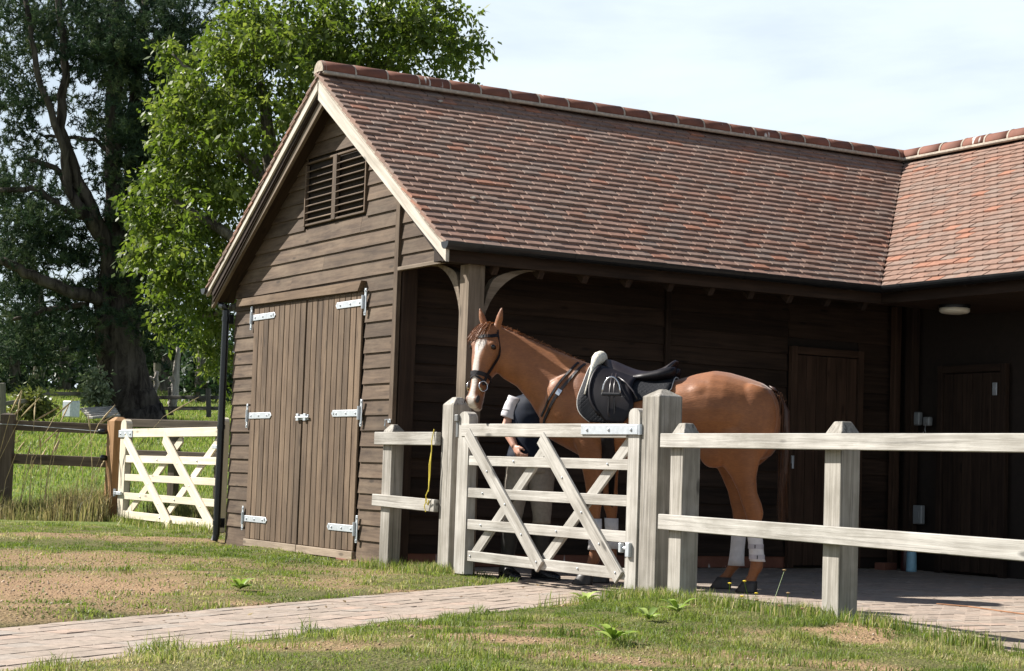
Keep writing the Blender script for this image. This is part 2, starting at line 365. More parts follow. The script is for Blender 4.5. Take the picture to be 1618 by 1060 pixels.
fld = ramp(nt, n2.outputs['Fac'], [(0.3, (0.10, 0.15, 0.035)), (0.7, (0.17, 0.20, 0.06))])
m1 = N(nt, 'ShaderNodeMixRGB'); L.new(a1.outputs['Fac'], m1.inputs[0]); L.new(turf.outputs[0], m1.inputs[1]); L.new(soil.outputs[0], m1.inputs[2])
m2 = N(nt, 'ShaderNodeMixRGB'); L.new(a2.outputs['Fac'], m2.inputs[0]); L.new(m1.outputs[0], m2.inputs[1]); L.new(fld.outputs[0], m2.inputs[2])
L.new(m2.outputs[0], b.inputs['Base Color']); b.inputs['Roughness'].default_value = 1.0; b.inputs['Specular IOR Level'].default_value = 0.1
vg = N(nt, 'ShaderNodeTexVoronoi', Scale=55); L.new(tc.outputs['Object'], vg.inputs['Vector'])
hm = N(nt, 'ShaderNodeMath', operation='ADD'); L.new(n1.outputs['Fac'], hm.inputs[0]); L.new(vg.outputs['Distance'], hm.inputs[1])
bump(nt, b, hm.outputs[0], 0.9, 0.012)
gr = np_mesh('ground', np.stack([GX, GY, GZ], -1).reshape(-1, 3), GF, m, attrs={'bare': bare(GX, GY).ravel(), 'field': np.clip((DD.ravel() - 20) / 2, 0, 1)}, sm=True)
tag(gr, kind='structure')

# ------------------------------------------------------------------ paving: path and yard of block pavers
def paver_mesh(L, W, T=0.05, c=0.002):
    V, Fs = cbox_data(L, W, T, c); return V, Fs
path = prism('path', [tuple(PA + PD * u + Vector((PD.y, -PD.x)) * v) for u, v in ((-9, 0.0), (2.3, 0.0), (2.3, PW), (-9, PW))], -0.045, -0.0040, Matrix(), M_SAND); tag(path, kind='structure')
yard = prism('courtyard', [(fence_x(y) + 0.12 + (0.06 if y < -4 else 0), y) for y in (-12, -9, -6.7, -4.0, -2.1, -1.45)] + [(0.45, -1.25), (12, -1.25), (12, -12)], -0.0446, -0.0055, Matrix(), M_SAND); tag(yard, kind='structure')
cand = []
vdir = Vector((PD.y, -PD.x))
bw = 0.1035; bl = 0.2065; bp = 0.131
nrow = int((PW - 0.22) / bp)
for side, vv in (('a', 0.055), ('b', PW - 0.055)):
    for i in range(int(11.2 / bl)):
        u = -9 + (i + 0.5) * bl
        if u < 2.2: cand.append((u, vv, 0))
for j in range(nrow + 1):
    vv = 0.108 + (j + 0.5) * bp
    if vv > PW - 0.16: break
    for i in range(int(11.2 / bl) + 1):
        u = -9 + (i + 0.5 + 0.5 * (j % 2)) * bl
        if u < 2.2: cand.append((u, vv, 1))
pv = []
for u, v, r in cand:
    p = PA + PD * u + vdir * v
    if p.x > fence_x(p.y) + 0.10 and p.y > -8: continue
    D, S = DS(p.x, p.y); pv.append((D, p.x, p.y, math.atan2(PD.y, PD.x), abs(S / D) < 0.31 and D > 6.3, r))
pv.sort(key=lambda t: (not t[4], t[0]))
pme = bpy.data.meshes.new('paver'); V, Fs = paver_mesh(0.2010, 0.1012); pme.from_pydata(V, [], Fs); pme.update(); pme.materials.append(M_PAVER)
WV, WF = paver_mesh(0.2012, 0.1275); wme = bpy.data.meshes.new('paver'); wme.from_pydata(WV, [], WF); wme.update(); wme.materials.append(M_PAVER)
rest = MB(); restr = []
def rest_add(x, y, ang, VV=None):
    M = Matrix.Translation((x, y, -0.0245 + random.uniform(-0.0015, 0.0015))) @ Matrix.Rotation(ang, 4, 'Z') @ Matrix.Rotation(random.gauss(0, 0.006), 4, 'X')
    rest.add(VV or V, Fs, M); restr.extend([random.random()] * len(V))
for k, (D, x, y, ang, vis, r) in enumerate(pv):
    if k < 300 and vis:
        inst('paver', wme if r else pme, path, Matrix.Translation((x, y, -0.0245 + random.uniform(-0.002, 0.002))) @ Matrix.Rotation(ang + random.gauss(0, 0.006), 4, 'Z') @ Matrix.Rotation(random.gauss(0, 0.010), 4, 'X') @ Matrix.Rotation(random.gauss(0, 0.005), 4, 'Y'))
    else: rest_add(x, y, ang, WV if r else None)
def build_rest(name, mat, parent):
    fl = []
    for f in rest.F: fl.append(f)
    o = mk(name, rest.V, fl, mat, parent)
    a = o.data.attributes.new('rnd', 'FLOAT', 'POINT'); a.data.foreach_set('value', restr); tag(o, kind='stuff'); return o
build_rest('pavers', M_PAVERS, path)
rest = MB(); restr = []
yp = []
for i in range(-2, 58):
    for j in range(0, 56):
        x = 0.2 + i * bl * 0.5; 
        # stretcher rows running along X
        if i % 2: continue
        yy = -1.27 - (j + 0.5) * bw; xx = x + (0.5 * bl if j % 2 else 0)
        if yy < -7.0 or xx > 6.2 or xx < fence_x(yy) + 0.24: continue
        D, S = DS(xx, yy); yp.append((D, xx, yy))
yp.sort()
for k, (D, x, y) in enumerate(yp):
    if k < 300 and D > 0:
        inst('paver', pme, yard, Matrix.Translation((x, y, -0.0245 + random.uniform(-0.002, 0.002))) @ Matrix.Rotation(random.gauss(0, 0.006), 4, 'Z') @ Matrix.Rotation(random.gauss(0, 0.008), 4, 'X'))
    else: rest_add(x, y, 0.0)
build_rest('pavers', M_PAVERS, yard)

# ------------------------------------------------------------------ the stable block
ST_ = thing('stable_block', 'dark boarded stable block with red brown tiled roof and open front', 'stable', (0.22, -1.2, 0))
O_ = 0.22                                        # gable wall plane
TOPZ, PT = 4.09, 0.69                            # tile surface z = TOPZ - PT*|y|
ang = math.atan(PT); ca, sa = math.cos(ang), math.sin(ang)
YE, XV = 2.39, 4.165                             # eaves, valley foot
def rake_z(y): return 3.86 - 0.66 * abs(y) + 0.05
# --- gable wall: sheathing and weatherboards
sh = prism('gable_wall', [(-1.25, 0.0), (2.16, 0.0), (2.16, 2.42), (0, 3.86), (-2.2, 2.40), (-2.2, 2.345), (-1.25, 2.345)], -0.012, -0.09, Matrix(((0, 0, -1, O_), (1, 0, 0, 0), (0, 1, 0, 0), (0, 0, 0, 1))), M_SHEATH, ST_)
def wboard(y0, y1, z0, z1, parent=sh, cut0=None, cut1=None, x=O_, mat=M_BOARD, proud=0.010, thick=0.011):
    """a weatherboard lapping the one below: its foot stands proud"""
    yb0, yb1, yt0, yt1 = y0, y1, y0, y1
    if cut0: yb0, yt0 = cut0(z0), cut0(z1)
    if cut1: yb1, yt1 = cut1(z0), cut1(z1)
    if yb1 - yb0 < 0.03: return
    if yt1 - yt0 < 0.01: yt0 = yt1 = (yb0 + yb1) / 2; yt1 += 0.01
    zc = (z0 + z1) / 2; yc = (yb0 + yb1) / 2; h = (z1 - z0)
    j = random.gauss(0, 0.0012)
    P = []
    for dx_b, dx_t in ((-proud - thick + j, -thick * 0.55 + j), (-proud + j, 0.0)):
        P += [(yb0 - yc, z0 - zc + random.gauss(0, 0.001), dx_b), (yb1 - yc, z0 - zc + random.gauss(0, 0.001), dx_b), (yt1 - yc, z1 - zc, dx_t), (yt0 - yc, z1 - zc, dx_t)]
    Fs = [[0, 3, 2, 1], [4, 5, 6, 7], [0, 1, 5, 4], [1, 2, 6, 5], [2, 3, 7, 6], [3, 0, 4, 7]]
    M = Matrix(((0, 0, 1, x), (1, 0, 0, yc), (0, 1, 0, zc), (0, 0, 0, 1)))
    mk('board', P, Fs, mat, parent, M)
G = 0.1253; Z0 = 0.055
cutL = lambda z: min(2.155, (3.86 + 0.04 - z) / 0.66); cutR = lambda z: max(-2.2, -(3.86 + 0.04 - z) / 0.66)
dL, dR, dTop = 1.655, -0.665, 2.2
for k in range(31):
    z0 = Z0 + k * G if k else 0.0; z1 = Z0 + (k + 1) * G + 0.012
    if z0 > 3.80: break
    z1 = min(z1, 3.84)
    zm = (z0 + z1) / 2
    if z1 < dTop + 0.06:
        wboard(-1.2, dR - 0.005, z0, z1); wboard(dL + 0.005, 2.155, z0, z1, cut1=None if z1 < 2.4 else cutL)
    elif 2.86 < zm < 3.36 or (z0 < 3.36 and z1 > 2.90):
        wboard(0, -0.625, z0, z1, cut0=cutR); wboard(0.62, 0, z0, z1, cut1=cutL)
    else:
        if z1 < 2.9:
            lo = -1.2
            if random.random() < 0.5 or k % 2:
                s = random.uniform(-0.6, 1.2); wboard(lo, s - 0.002, z0, z1); wboard(s + 0.002, 2.15, z0, z1, cut1=cutL if z1 > 2.4 else None)
            else: wboard(lo, 2.15, z0, z1, cut1=cutL if z1 > 2.4 else None)
            if z0 > 2.29: wboard(0, -1.275, max(z0, 2.335), z1, cut0=cutR)
        else: wboard(0, 0, z0, z1, cut0=cutR, cut1=cutL)
# corner trim and the corner post behind it
beam('corner_trim', (O_ - 0.022, -1.237, 0.03), (O_ - 0.022, -1.237, 2.98), (0, 1, 0), 0.07, 0.035, M_BOARD, ST_)
beam('corner_post', (O_ + 0.07, -1.245, 0.0), (O_ + 0.07, -1.245, 2.34), (0, 1, 0), 0.09, 0.13, M_INNER, ST_)
beam('gable_tie', (O_ + 0.05, -2.24, 2.385), (O_ + 0.05, -1.25, 2.385), (0, 0, 1), 0.10, 0.09, M_INNER, ST_)
beam('drip_board', (O_ - 0.03, -2.05, 2.322), (O_ - 0.03, -1.28, 2.322), (0, 0, 1), 0.03, 0.035, M_BRACE, ST_)
# --- louvred vent
vent = box('vent', 1.24, 0.56, 0.02, frame((O_ + 0.06, -0.005, 3.13), (0, 1, 0), (0, 0, 1)), M_SHEATH, ST_)
for y in (-0.605, 0.0, 0.60):
    beam('vent_frame', (O_ - 0.018, y, 2.845), (O_ - 0.018, y, 3.40 if abs(y) < 0.1 else 3.38), (0, 1, 0), 0.078 if abs(y) < 0.1 else 0.022, 0.035, M_BOARD, vent)
beam('vent_frame', (O_ - 0.014, -0.62, 2.852), (O_ - 0.014, 0.62, 2.852), (0, 0, 1), 0.018, 0.03, M_BOARD, vent)
beam('vent_frame', (O_ - 0.014, -0.62, 3.398), (O_ - 0.014, 0.62, 3.398), (0, 0, 1), 0.018, 0.03, M_BOARD, vent)
for s in (-1, 1):
    for k in range(8):
        z = 2.905 + k * 0.0605
        box('slat', 0.545, 0.055, 0.009, frame((O_ - 0.012, s * 0.302, z), (0, 1, 0), Vector((-0.88, 0, -0.42))), M_BOARD, vent, 0.002)
# --- double doors
hood = prism('door_hood', [(2.03, 2.225), (-0.60, 2.195), (-0.665, 2.275), (2.01, 2.292)], 0.0, 0.05, Matrix(((0, 0, -1, O_ - 0.012), (1, 0, 0, 0), (0, 1, 0, 0), (0, 0, 0, 1))), M_DOOR, ST_)
for (ya, yb, hinge_side) in ((0.475, 1.64, 1), (-0.645, 0.455, -1)):
    zb, zt = 0.085, 2.19
    leaf = box('store_door', 1.14 if hinge_side > 0 else 1.07, zt - zb - 0.02, 0.02, frame((O_ - 0.004, (ya + yb) / 2, (zb + zt) / 2), (0, 1, 0), (0, 0, 1)), M_SHEATH, ST_)
    n = 10; wd = (yb - ya) / n
    for i in range(n):
        y = ya + (i + 0.5) * wd
        box('board', zt - zb + random.uniform(-0.004, 0.004), wd - 0.007, 0.018, frame((O_ - 0.024 + random.gauss(0, 0.0008), y, (zb + zt) / 2), (0, 0, 1), (0, 1, 0)), M_DOOR, leaf, 0.005)
    box('door_sill', (yb - ya) + 0.01, 0.065, 0.05, frame((O_ - 0.02, (ya + yb) / 2, 0.050), (0, 1, 0), (0, 0, 1)), M_SILL, ST_)
    hy = yb + 0.03 if hinge_side > 0 else ya - 0.03
    for zz in (0.265, 1.20, 2.10):
        h = MB()
        Lh = 0.50
        yc = hy - hinge_side * Lh / 2
        h.box(Lh, 0.055, 0.006, frame((O_ - 0.037, yc, zz), (0, 1, 0), (0, 0, 1)))
        h.box(0.045, 0.040, 0.006, frame((O_ - 0.037, hy - hinge_side * (Lh + 0.005), zz), (0, 1, 1), (0, -1, 1)))
        h.box(0.22, 0.035, 0.008, frame((O_ - 0.036, hy + hinge_side * 0.03, zz), (0, 0, 1), (0, 1, 0)))
        h.tube([(O_ - 0.046, hy + hinge_side * 0.006, zz - 0.055), (O_ - 0.046, hy + hinge_side * 0.006, zz + 0.055)], 0.014, 8)
        for dy in (0.07, 0.25, 0.44): h.lathe([(0.010, 0), (0.009, 0.007), (0.004, 0.009)], frame((O_ - 0.041, hy - hinge_side * dy, zz), (0, 0, 1), (0, 1, 0)) @ Matrix.Rotation(PI, 4, 'X') if False else Matrix.Translation((O_ - 0.039, hy - hinge_side * dy, zz)) @ Matrix.Rotation(-PI / 2, 4, 'Y'), 8)
        for dz in (-0.09, 0.09): h.lathe([(0.009, 0), (0.008, 0.006)], Matrix.Translation((O_ - 0.039, hy + hinge_side * 0.03, zz + dz)) @ Matrix.Rotation(-PI / 2, 4, 'Y'), 8)
        h.build('strap_hinge', M_GALV, leaf)
    if hinge_side < 0:
        bl_ = MB(); bl_.box(0.19, 0.045, 0.005, frame((O_ - 0.037, 0.42, 1.175), (0, 1, 0), (0, 0, 1)))
        bl_.tube([(O_ - 0.048, 0.30, 1.175), (O_ - 0.048, 0.56, 1.175)], 0.009, 8); bl_.box(0.05, 0.06, 0.016, frame((O_ - 0.046, 0.38, 1.175), (0, 1, 0), (0, 0, 1))); bl_.box(0.05, 0.06, 0.016, frame((O_ - 0.046, 0.53, 1.175), (0, 1, 0), (0, 0, 1)))
        bl_.build('door_bolt', M_GALV, leaf)
hk = MB(); hk.box(0.05, 0.03, 0.006, frame((O_ - 0.045, -1.235, 1.13), (0, 1, 0), (0, 0, 1))); hk.tube([(O_ - 0.05, -1.235, 1.14), (O_ - 0.075, -1.225, 1.14), (O_ - 0.075, -1.22, 1.09), (O_ - 0.055, -1.215, 1.07)], 0.006, 6)
hk.build('hook', M_GALV, ST_)
# brick plinth shows at the corner under the boards
for i in range(4):
    box('brick', 0.21, 0.065, 0.1, frame((O_ - 0.0, -1.13 + i * 0.222, -0.012), (0, 1, 0), (0, 0, 1)), M_RIDGE, ST_, 0.004)

# --- roof decks
def slope_M(sign=1):   # local: x along the ridge, y up the slope, z out of the roof; origin on the eaves line (front slope)
    return Matrix(((1, 0, 0, 0), (0, ca, -sa, -YE), (0, sa, ca, TOPZ - PT * YE), (0, 0, 0, 1))) if sign > 0 else Matrix(((1, 0, 0, 0), (0, -ca, sa, YE), (0, sa, ca, TOPZ - PT * YE), (0, 0, 0, 1)))
SL = YE / ca
roof = prism('main_roof', [(0.02, 0.03), (XV - 0.02, 0.03), (XV + YE - 0.02, SL), (0.02, SL)], -0.155, -0.052, slope_M(1), M_INNER, ST_)
roofb = prism('back_roof', [(0.02, 0.03), (13.0, 0.03), (13.0, SL), (0.02, SL)], -0.155, -0.052, slope_M(-1), M_INNER, ST_)
XR = XV + YE
wingM = Matrix(((0, ca, -sa, XV), (-1, 0, 0, 0), (0, sa, ca, TOPZ - PT * YE), (0, 0, 0, 1)))   # local x = -Y, y up the slope towards +X
wroof = prism('wing_roof', [(YE + 0.02, 0.03), (9.0, 0.03), (9.0, SL), (0.02, SL)], -0.155, -0.052, wingM, M_INNER, ST_)
wback = prism('wing_back_roof', [(-YE, 0.03), (9.0, 0.03), (9.0, SL), (-YE, SL)], -0.155, -0.052, Matrix(((0, -ca, sa, XR + YE), (1, 0, 0, -6.6), (0, sa, ca, TOPZ - PT * YE), (0, 0, 0, 1))), M_TILE, ST_)
# --- tiles
GA = 0.0985; TW = 0.1645
TV, TF = cbox_data(0.156, 0.205, 0.020, 0.0025)
def camber(V): return [(x, y, z + 0.004 * (1 - (y / 0.1) ** 2) + 0.0006 * (1 - (x / 0.08) ** 2)) for x, y, z in V]
TV = camber(TV)
tme = bpy.data.meshes.new('roof_tile'); tme.from_pydata(TV, [], TF); tme.update(); tme.materials.append(M_TILE)
def tile_M(x, s, j=1.0):
    return Matrix.Translation((x + random.gauss(0, 0.0018) * j, s + 0.1025 + random.gauss(0, 0.0016) * j, -0.022 + random.gauss(0, 0.0014) * j)) @ Matrix.Rotation(-0.15 + random.gauss(0, 0.006) * j, 4, 'X') @ Matrix.Rotation(random.gauss(0, 0.007) * j, 4, 'Z') @ Matrix.Rotation(random.gauss(0, 0.004) * j, 4, 'Y')
def tiles(roof_obj, SM, x_lo, x_hi, lim, named, valley=None):
    full = []; rest = MB(); rr = []
    for k in range(30):
        s = -0.03 + k * GA
        if s > SL - 0.10: break
        n0 = int((x_hi - x_lo) / TW) + 2
        for i in range(-1, n0):
            x = x_lo + (i + 0.5 + 0.5 * (k % 2)) * TW
            if x - TW / 2 < x_lo - 0.09: continue
            if x + TW / 2 < x_lo + 0.03: continue
            if x - TW / 2 > x_hi: continue
            clip = False
            if x - 0.08 < x_lo: clip = True
            M = tile_M(x, s)
            if valley:
                v0 = valley(s); v1 = valley(s + 0.205)
                e = max(v0, v1) if valley(1) > valley(0) else max(v0, v1)
                lo_in = (x - 0.08) if valley(1) > valley(0) else (x + 0.08)
                if valley(1) > valley(0):     # front slope: keep x < valley
                    if x - 0.08 > v1: continue
                    if x + 0.08 > v0: clip = 'hi'
                else:                          # wing: keep x > valley
                    if x + 0.08 < v1: continue
                    if x - 0.08 < v0: clip = 'lo'
            pts = [M @ Vector(v) for v in TV]
            if clip is True: pts = [Vector((max(p.x, x_lo + 0.002), p.y, p.z)) for p in pts]
            elif clip == 'hi': pts = [Vector((min(p.x, valley(p.y) - 0.002), p.y, p.z)) for p in pts]
            elif clip == 'lo': pts = [Vector((max(p.x, valley(p.y) + 0.002), p.y, p.z)) for p in pts]
            wp = SM @ M.translation
            full.append(((wp - CAM).length, clip, M, pts))
    full.sort(key=lambda t: t[0]); c = 0
    for d, clip, M, pts in full:
        if not clip and c < named:
            inst('roof_tile', tme, roof_obj, SM @ M); c += 1
        else:
            rest.add(pts, TF); rr += [random.random()] * len(pts)
    o = mk('roof_tiles', rest.V, rest.F, M_TILES, roof_obj, SM); a = o.data.attributes.new('rnd', 'FLOAT', 'POINT'); a.data.foreach_set('value', rr); tag(o, kind='stuff')
tiles(roof, slope_M(1), -0.012, 6.6, None, 300, valley=lambda s: XV + s * ca)
tiles(wroof, wingM, -0.2, 9.0, None, 0, valley=lambda s: YE - s * ca)
# back slope: only its verge shows; a few columns of tiles
_r = MB(); _rr = []
for k in range(29):
    for i in range(0, 12):
        x = -0.012 + (i + 0.5 + 0.5 * (k % 2)) * TW
        pts = [tile_M(x, -0.03 + k * GA) @ Vector(v) for v in TV]
        _r.add(pts, TF); _rr += [random.random()] * len(pts)
    if k % 2:
        pts = [tile_M(-0.012 + 0.25 * TW, -0.03 + k * GA) @ Vector((v[0] * 0.5, v[1], v[2])) for v in TV]; _r.add(pts, TF); _rr += [random.random()] * len(pts)
o = mk('roof_tiles', _r.V, _r.F, M_TILES, roofb, slope_M(-1)); a = o.data.attributes.new('rnd', 'FLOAT', 'POINT'); a.data.foreach_set('value', _rr); tag(o, kind='stuff')
# --- verge: mortar under the tile ends, barge boards
def rake_strip(name, sgn, za0, za1, zb0, zb1, x0, x1, mat, parent, y0=0.0, y1=2.385):
    """strip along a rake between lower line za and upper line zb (values at ridge, at eaves)"""
    c = Vector((0, sgn * (y0 + y1) / 2, (za0 + za1 + zb0 + zb1) / 4)); dirv = Vector((0, sgn * (y1 - y0), za1 - za0)).normalized(); up = Vector((1, 0, 0))
    F4 = frame(c, dirv, Vector((0, 0, 1))); Fi = F4.inverted()
    q = [Vector((0, sgn * y0, za0)), Vector((0, sgn * y1, za1)), Vector((0, sgn * y1, zb1)), Vector((0, sgn * y0, zb0))]
    l0 = [Fi @ (p + Vector((x0, 0, 0))) for p in q]; l1 = [Fi @ (p + Vector((x1, 0, 0))) for p in q]
    V = l0 + l1; Fs = [[0, 1, 2, 3], [7, 6, 5, 4], [0, 4, 5, 1], [1, 5, 6, 2], [2, 6, 7, 3], [3, 7, 4, 0]]
    cen = sum(V, Vector()) / 8
    Fs = [f if (V[f[1]] - V[f[0]]).cross(V[f[2]] - V[f[1]]).dot(sum((V[i] for i in f), Vector()) / 4 - cen) > 0 else f[::-1] for f in Fs]
    return mk(name, V, Fs, mat, parent, F4)
for s in (1, -1):
    rake_strip('verge_mortar', s, 4.00, 2.365, 4.055, 2.41, 0.006, 0.03, M_MORTAR, ST_)
rake_strip('barge_board', -1, 3.845, 2.275, 4.0, 2.365, 0.0, 0.028, M_BARGE, ST_, 0.012, 2.40)
rake_strip('barge_board', 1, 3.93, 2.335, 4.0, 2.365, 0.0, 0.028, M_BARGE, ST_, 0.012, 2.40)
rake_strip('barge_board', 1, 3.80, 2.225, 3.955, 2.36, 0.045, 0.075, M_BRACE, ST_, 0.0, 2.36)
# soffit boards under the verge
for s in (1, -1):
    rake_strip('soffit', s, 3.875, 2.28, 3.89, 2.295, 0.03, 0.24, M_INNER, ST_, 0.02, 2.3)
# --- ridge tiles, hollow half rounds with mortar between
def half_ring(r, x, n=12, a0=-0.10, a1=PI + 0.10): return [(x, r * math.cos(a0 + (a1 - a0) * i / n), r * math.sin(a0 + (a1 - a0) * i / n)) for i in range(n + 1)]
def shell(L, r0, r1):
    V = half_ring(r1, -L / 2) + half_ring(r1 - 0.001, 0) + half_ring(r1, L / 2) + half_ring(r0, L / 2) + half_ring(r0, -L / 2); n = 13; Fs = []
    rows = [0, 1, 2, 3, 4, 0]
    for a, b in zip(rows[:-1], rows[1:]):
        for i in range(n - 1): Fs.append([a * n + i, b * n + i, b * n + i + 1, a * n + i + 1])
    for e in (0, n - 1): Fs.append([k * n + e for k in (range(5) if e else range(4, -1, -1))])
    return V, Fs
RV, RF = shell(0.292, 0.080, 0.094)
rme = bpy.data.meshes.new('ridge_tile'); rme.from_pydata(RV, [], RF); rme.update(); rme.materials.append(M_RIDGE); smooth(rme)
ZRC = 4.184 - 0.094
mort = MB()
def ridge_run(n, org, dirv, parent, first):
    M0 = frame(org, dirv, Vector((0, 0, 1)).cross(Vector(dirv)) * 1)
    for i in range(n):
        inst('ridge_tile', rme, parent, M0 @ Matrix.Translation(((i + 0.5) * 0.305 + first, random.gauss(0, 0.002), random.gauss(0, 0.0015))) @ Matrix.Rotation(random.gauss(0, 0.004), 4, 'Z'))
    mo = MB(); V, Fs = shell(0.020, 0.07, 0.0955)
    for i in range(0, n + 1):
        mo.add(V, Fs, M0 @ Matrix.Translation((i * 0.305 + first + (0.0 if i else 0.02), 0, 0)))
    for s in (1, -1):   # bedding
        mo.box(n * 0.305, 0.034, 0.034, M0 @ Matrix.Translation((n * 0.305 / 2 + first, s * 0.092, -0.022)) @ Matrix.Rotation(-s * 0.6, 4, 'X'), 0.012)
    mo.build('ridge_mortar', M_MORTAR, parent)
ridge_run(22, (0, 0, ZRC), (1, 0, 0), roof, 0.0)
ridge_run(17, (XR, 0.1, ZRC), (0, -1, 0), wroof, 0.1)
cap = MB(); cap.add(*shell(0.03, 0.002, 0.091), Matrix.Translation((0.013, 0, ZRC))); cap.build('ridge_end', M_MORTAR, roof)
# lead clips seen on the slope
for px, ps in ((1.05, 2.62), (0.55, 0.74)):
    c_ = MB(); c_.box(0.05, 0.03, 0.012, slope_M(1) @ Matrix.Translation((px, ps, 0.008)) @ Matrix.Rotation(0.6, 4, 'Z'), 0.004); c_.build('roof_clip', M_MORTAR, roof)
# --- fascia, gutters, downpipe
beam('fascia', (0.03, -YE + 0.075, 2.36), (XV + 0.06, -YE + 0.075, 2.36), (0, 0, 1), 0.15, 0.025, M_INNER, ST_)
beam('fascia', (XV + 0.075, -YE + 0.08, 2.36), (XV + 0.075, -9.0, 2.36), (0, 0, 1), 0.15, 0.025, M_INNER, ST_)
def gutter(name, p0, p1, parent=ST_):
    p0, p1 = Vector(p0), Vector(p1); d = p1 - p0; M = frame((p0 + p1) / 2, d, Vector((0, 0, 1)).cross(d))
    Lh = d.length; g = MB(); n = 10
    out = [(0.056 * math.cos(PI + PI * i / n), 0.056 * math.sin(PI + PI * i / n)) for i in range(n + 1)]; inn = [(x * 0.93, y * 0.93 + 0.001) for x, y in out]
    V = [(-Lh / 2, y, z) for y, z in out] + [(Lh / 2, y, z) for y, z in out] + [(Lh / 2, y, z) for y, z in inn] + [(-Lh / 2, y, z) for y, z in inn]; k = n + 1; Fs = []
    for a, b_ in ((0, 1), (1, 2), (2, 3), (3, 0)):
        for i in range(n): Fs.append([a * k + i, a * k + i + 1, b_ * k + i + 1, b_ * k + i])
    for e in (0, n): Fs.append([q * k + e for q in range(4)])
    g.add(V, Fs, M)
    for x in (-Lh / 2,):
        g.add([(x - 0.006, y, z) for y, z in out] + [(x, y, z) for y, z in out], [list(range(k)), list(range(2 * k - 1, k - 1, -1))] + [[i, k + i, k + i + 1, i + 1] for i in range(n)] + [[0, n, k + n, k]], M)
    x = -Lh / 2 + 0.30
    while x < Lh / 2:    # brackets
        V2 = [(x - 0.012, y * 1.07, z * 1.07) for y, z in out] + [(x + 0.012, y * 1.07, z * 1.07) for y, z in out]
        g.add(V2, [[i, k + i, k + i + 1, i + 1] for i in range(n)], M); x += 0.8
    return g.build(name, M_BLACKP, parent, sm=False)
gutter('gutter', (-0.02, -YE - 0.035, 2.418), (XV - 0.02, -YE - 0.035, 2.418))
gutter('gutter', (XV - 0.035, -YE - 0.02, 2.418), (XV - 0.035, -9, 2.418))
gutter('gutter', (-0.02, YE + 0.035, 2.41), (6.0, YE + 0.035, 2.41))
dp = MB(); dp.tube([(0.145, 2.40, 2.40), (0.145, 2.40, 2.30), (0.145, 2.36, 2.25), (0.145, 2.27, 2.235), (0.145, 2.235, 2.20), (0.145, 2.235, 0.09), (0.128, 2.235, 0.03)], 0.034, 12)
for z in (2.12, 1.1, 0.2): dp.tube([(0.145, 2.235, z - 0.02), (0.145, 2.235, z + 0.02)], 0.040, 12)
for z in (2.12, 0.2): dp.box(0.07, 0.03, 0.09, Matrix.Translation((0.185, 2.235, z)))
dp.build('downpipe', M_BLACKP, ST_, sm=False)
# --- open front: wall plate, oak post with curved braces
beam('wall_plate', (0.05, -2.185, 2.36), (XV + 0.2, -2.185, 2.36), (0, 0, 1), 0.13, 0.13, M_INNER, ST_)
beam('oak_post', (0.352, -2.178, 0.0), (0.352, -2.178, 2.294), (0, 1, 0), 0.14, 0.135, M_BRACE, ST_)
def brace(p_top, p_bot, out, w_, t_, side):
    """curved knee brace in the plane of p_top, p_bot; hollow on the outside"""
    A = Vector(p_top); B = Vector(p_bot); corner = Vector((B.x, B.y, A.z)); c_ = Vector((A.x, A.y, B.z))
    pts_i, pts_o = [], []
    for i in range(13):
        t = i / 12; a = t * PI / 2
        p = Vector((A.x + (B.x - A.x) * math.sin(a), A.y + (B.y - A.y) * math.sin(a), B.z + (A.z - B.z) * math.cos(a)))
        pts_i.append(p)
        nrm = (corner - p); pts_o.append(p + (corner - p).normalized() * min(w_, nrm.length * 0.8))
    sd_ = Vector(side).normalized() * t_ / 2
    V = []; n = 13
    for s in (-1, 1):
        V += [tuple(p + sd_ * s) for p in pts_i] + [tuple(p + sd_ * s) for p in pts_o]
    Fs = []
    for i in range(n - 1):
        Fs += [[i, i + 1, n + i + 1, n + i], [2 * n + i, 3 * n + i, 3 * n + i + 1, 2 * n + i + 1], [i, 2 * n + i, 2 * n + i + 1, i + 1], [n + i, n + i + 1, 3 * n + i + 1, 3 * n + i]]
    Fs += [[0, n, 3 * n, 2 * n], [n - 1, 3 * n - 1, 4 * n - 1, 2 * n - 1]]
    return mk('brace', V, Fs, M_BRACE, ST_)
brace((0.33, -1.60, 2.33), (0.33, -2.105, 1.83), 1, 0.085, 0.07, (1, 0, 0))
brace((0.93, -2.18, 2.295), (0.42, -2.18, 1.75), 1, 0.085, 0.07, (0, 1, 0))
# rafters under the front slope
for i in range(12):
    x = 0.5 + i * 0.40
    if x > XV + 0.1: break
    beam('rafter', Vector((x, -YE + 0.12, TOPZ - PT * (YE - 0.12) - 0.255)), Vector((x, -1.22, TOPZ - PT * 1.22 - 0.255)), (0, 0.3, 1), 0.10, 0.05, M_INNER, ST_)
M_DOORIN = wood('dim_door_board', (0.032, 0.018, 0.011), (0.078, 0.044, 0.028), vary=0.15)
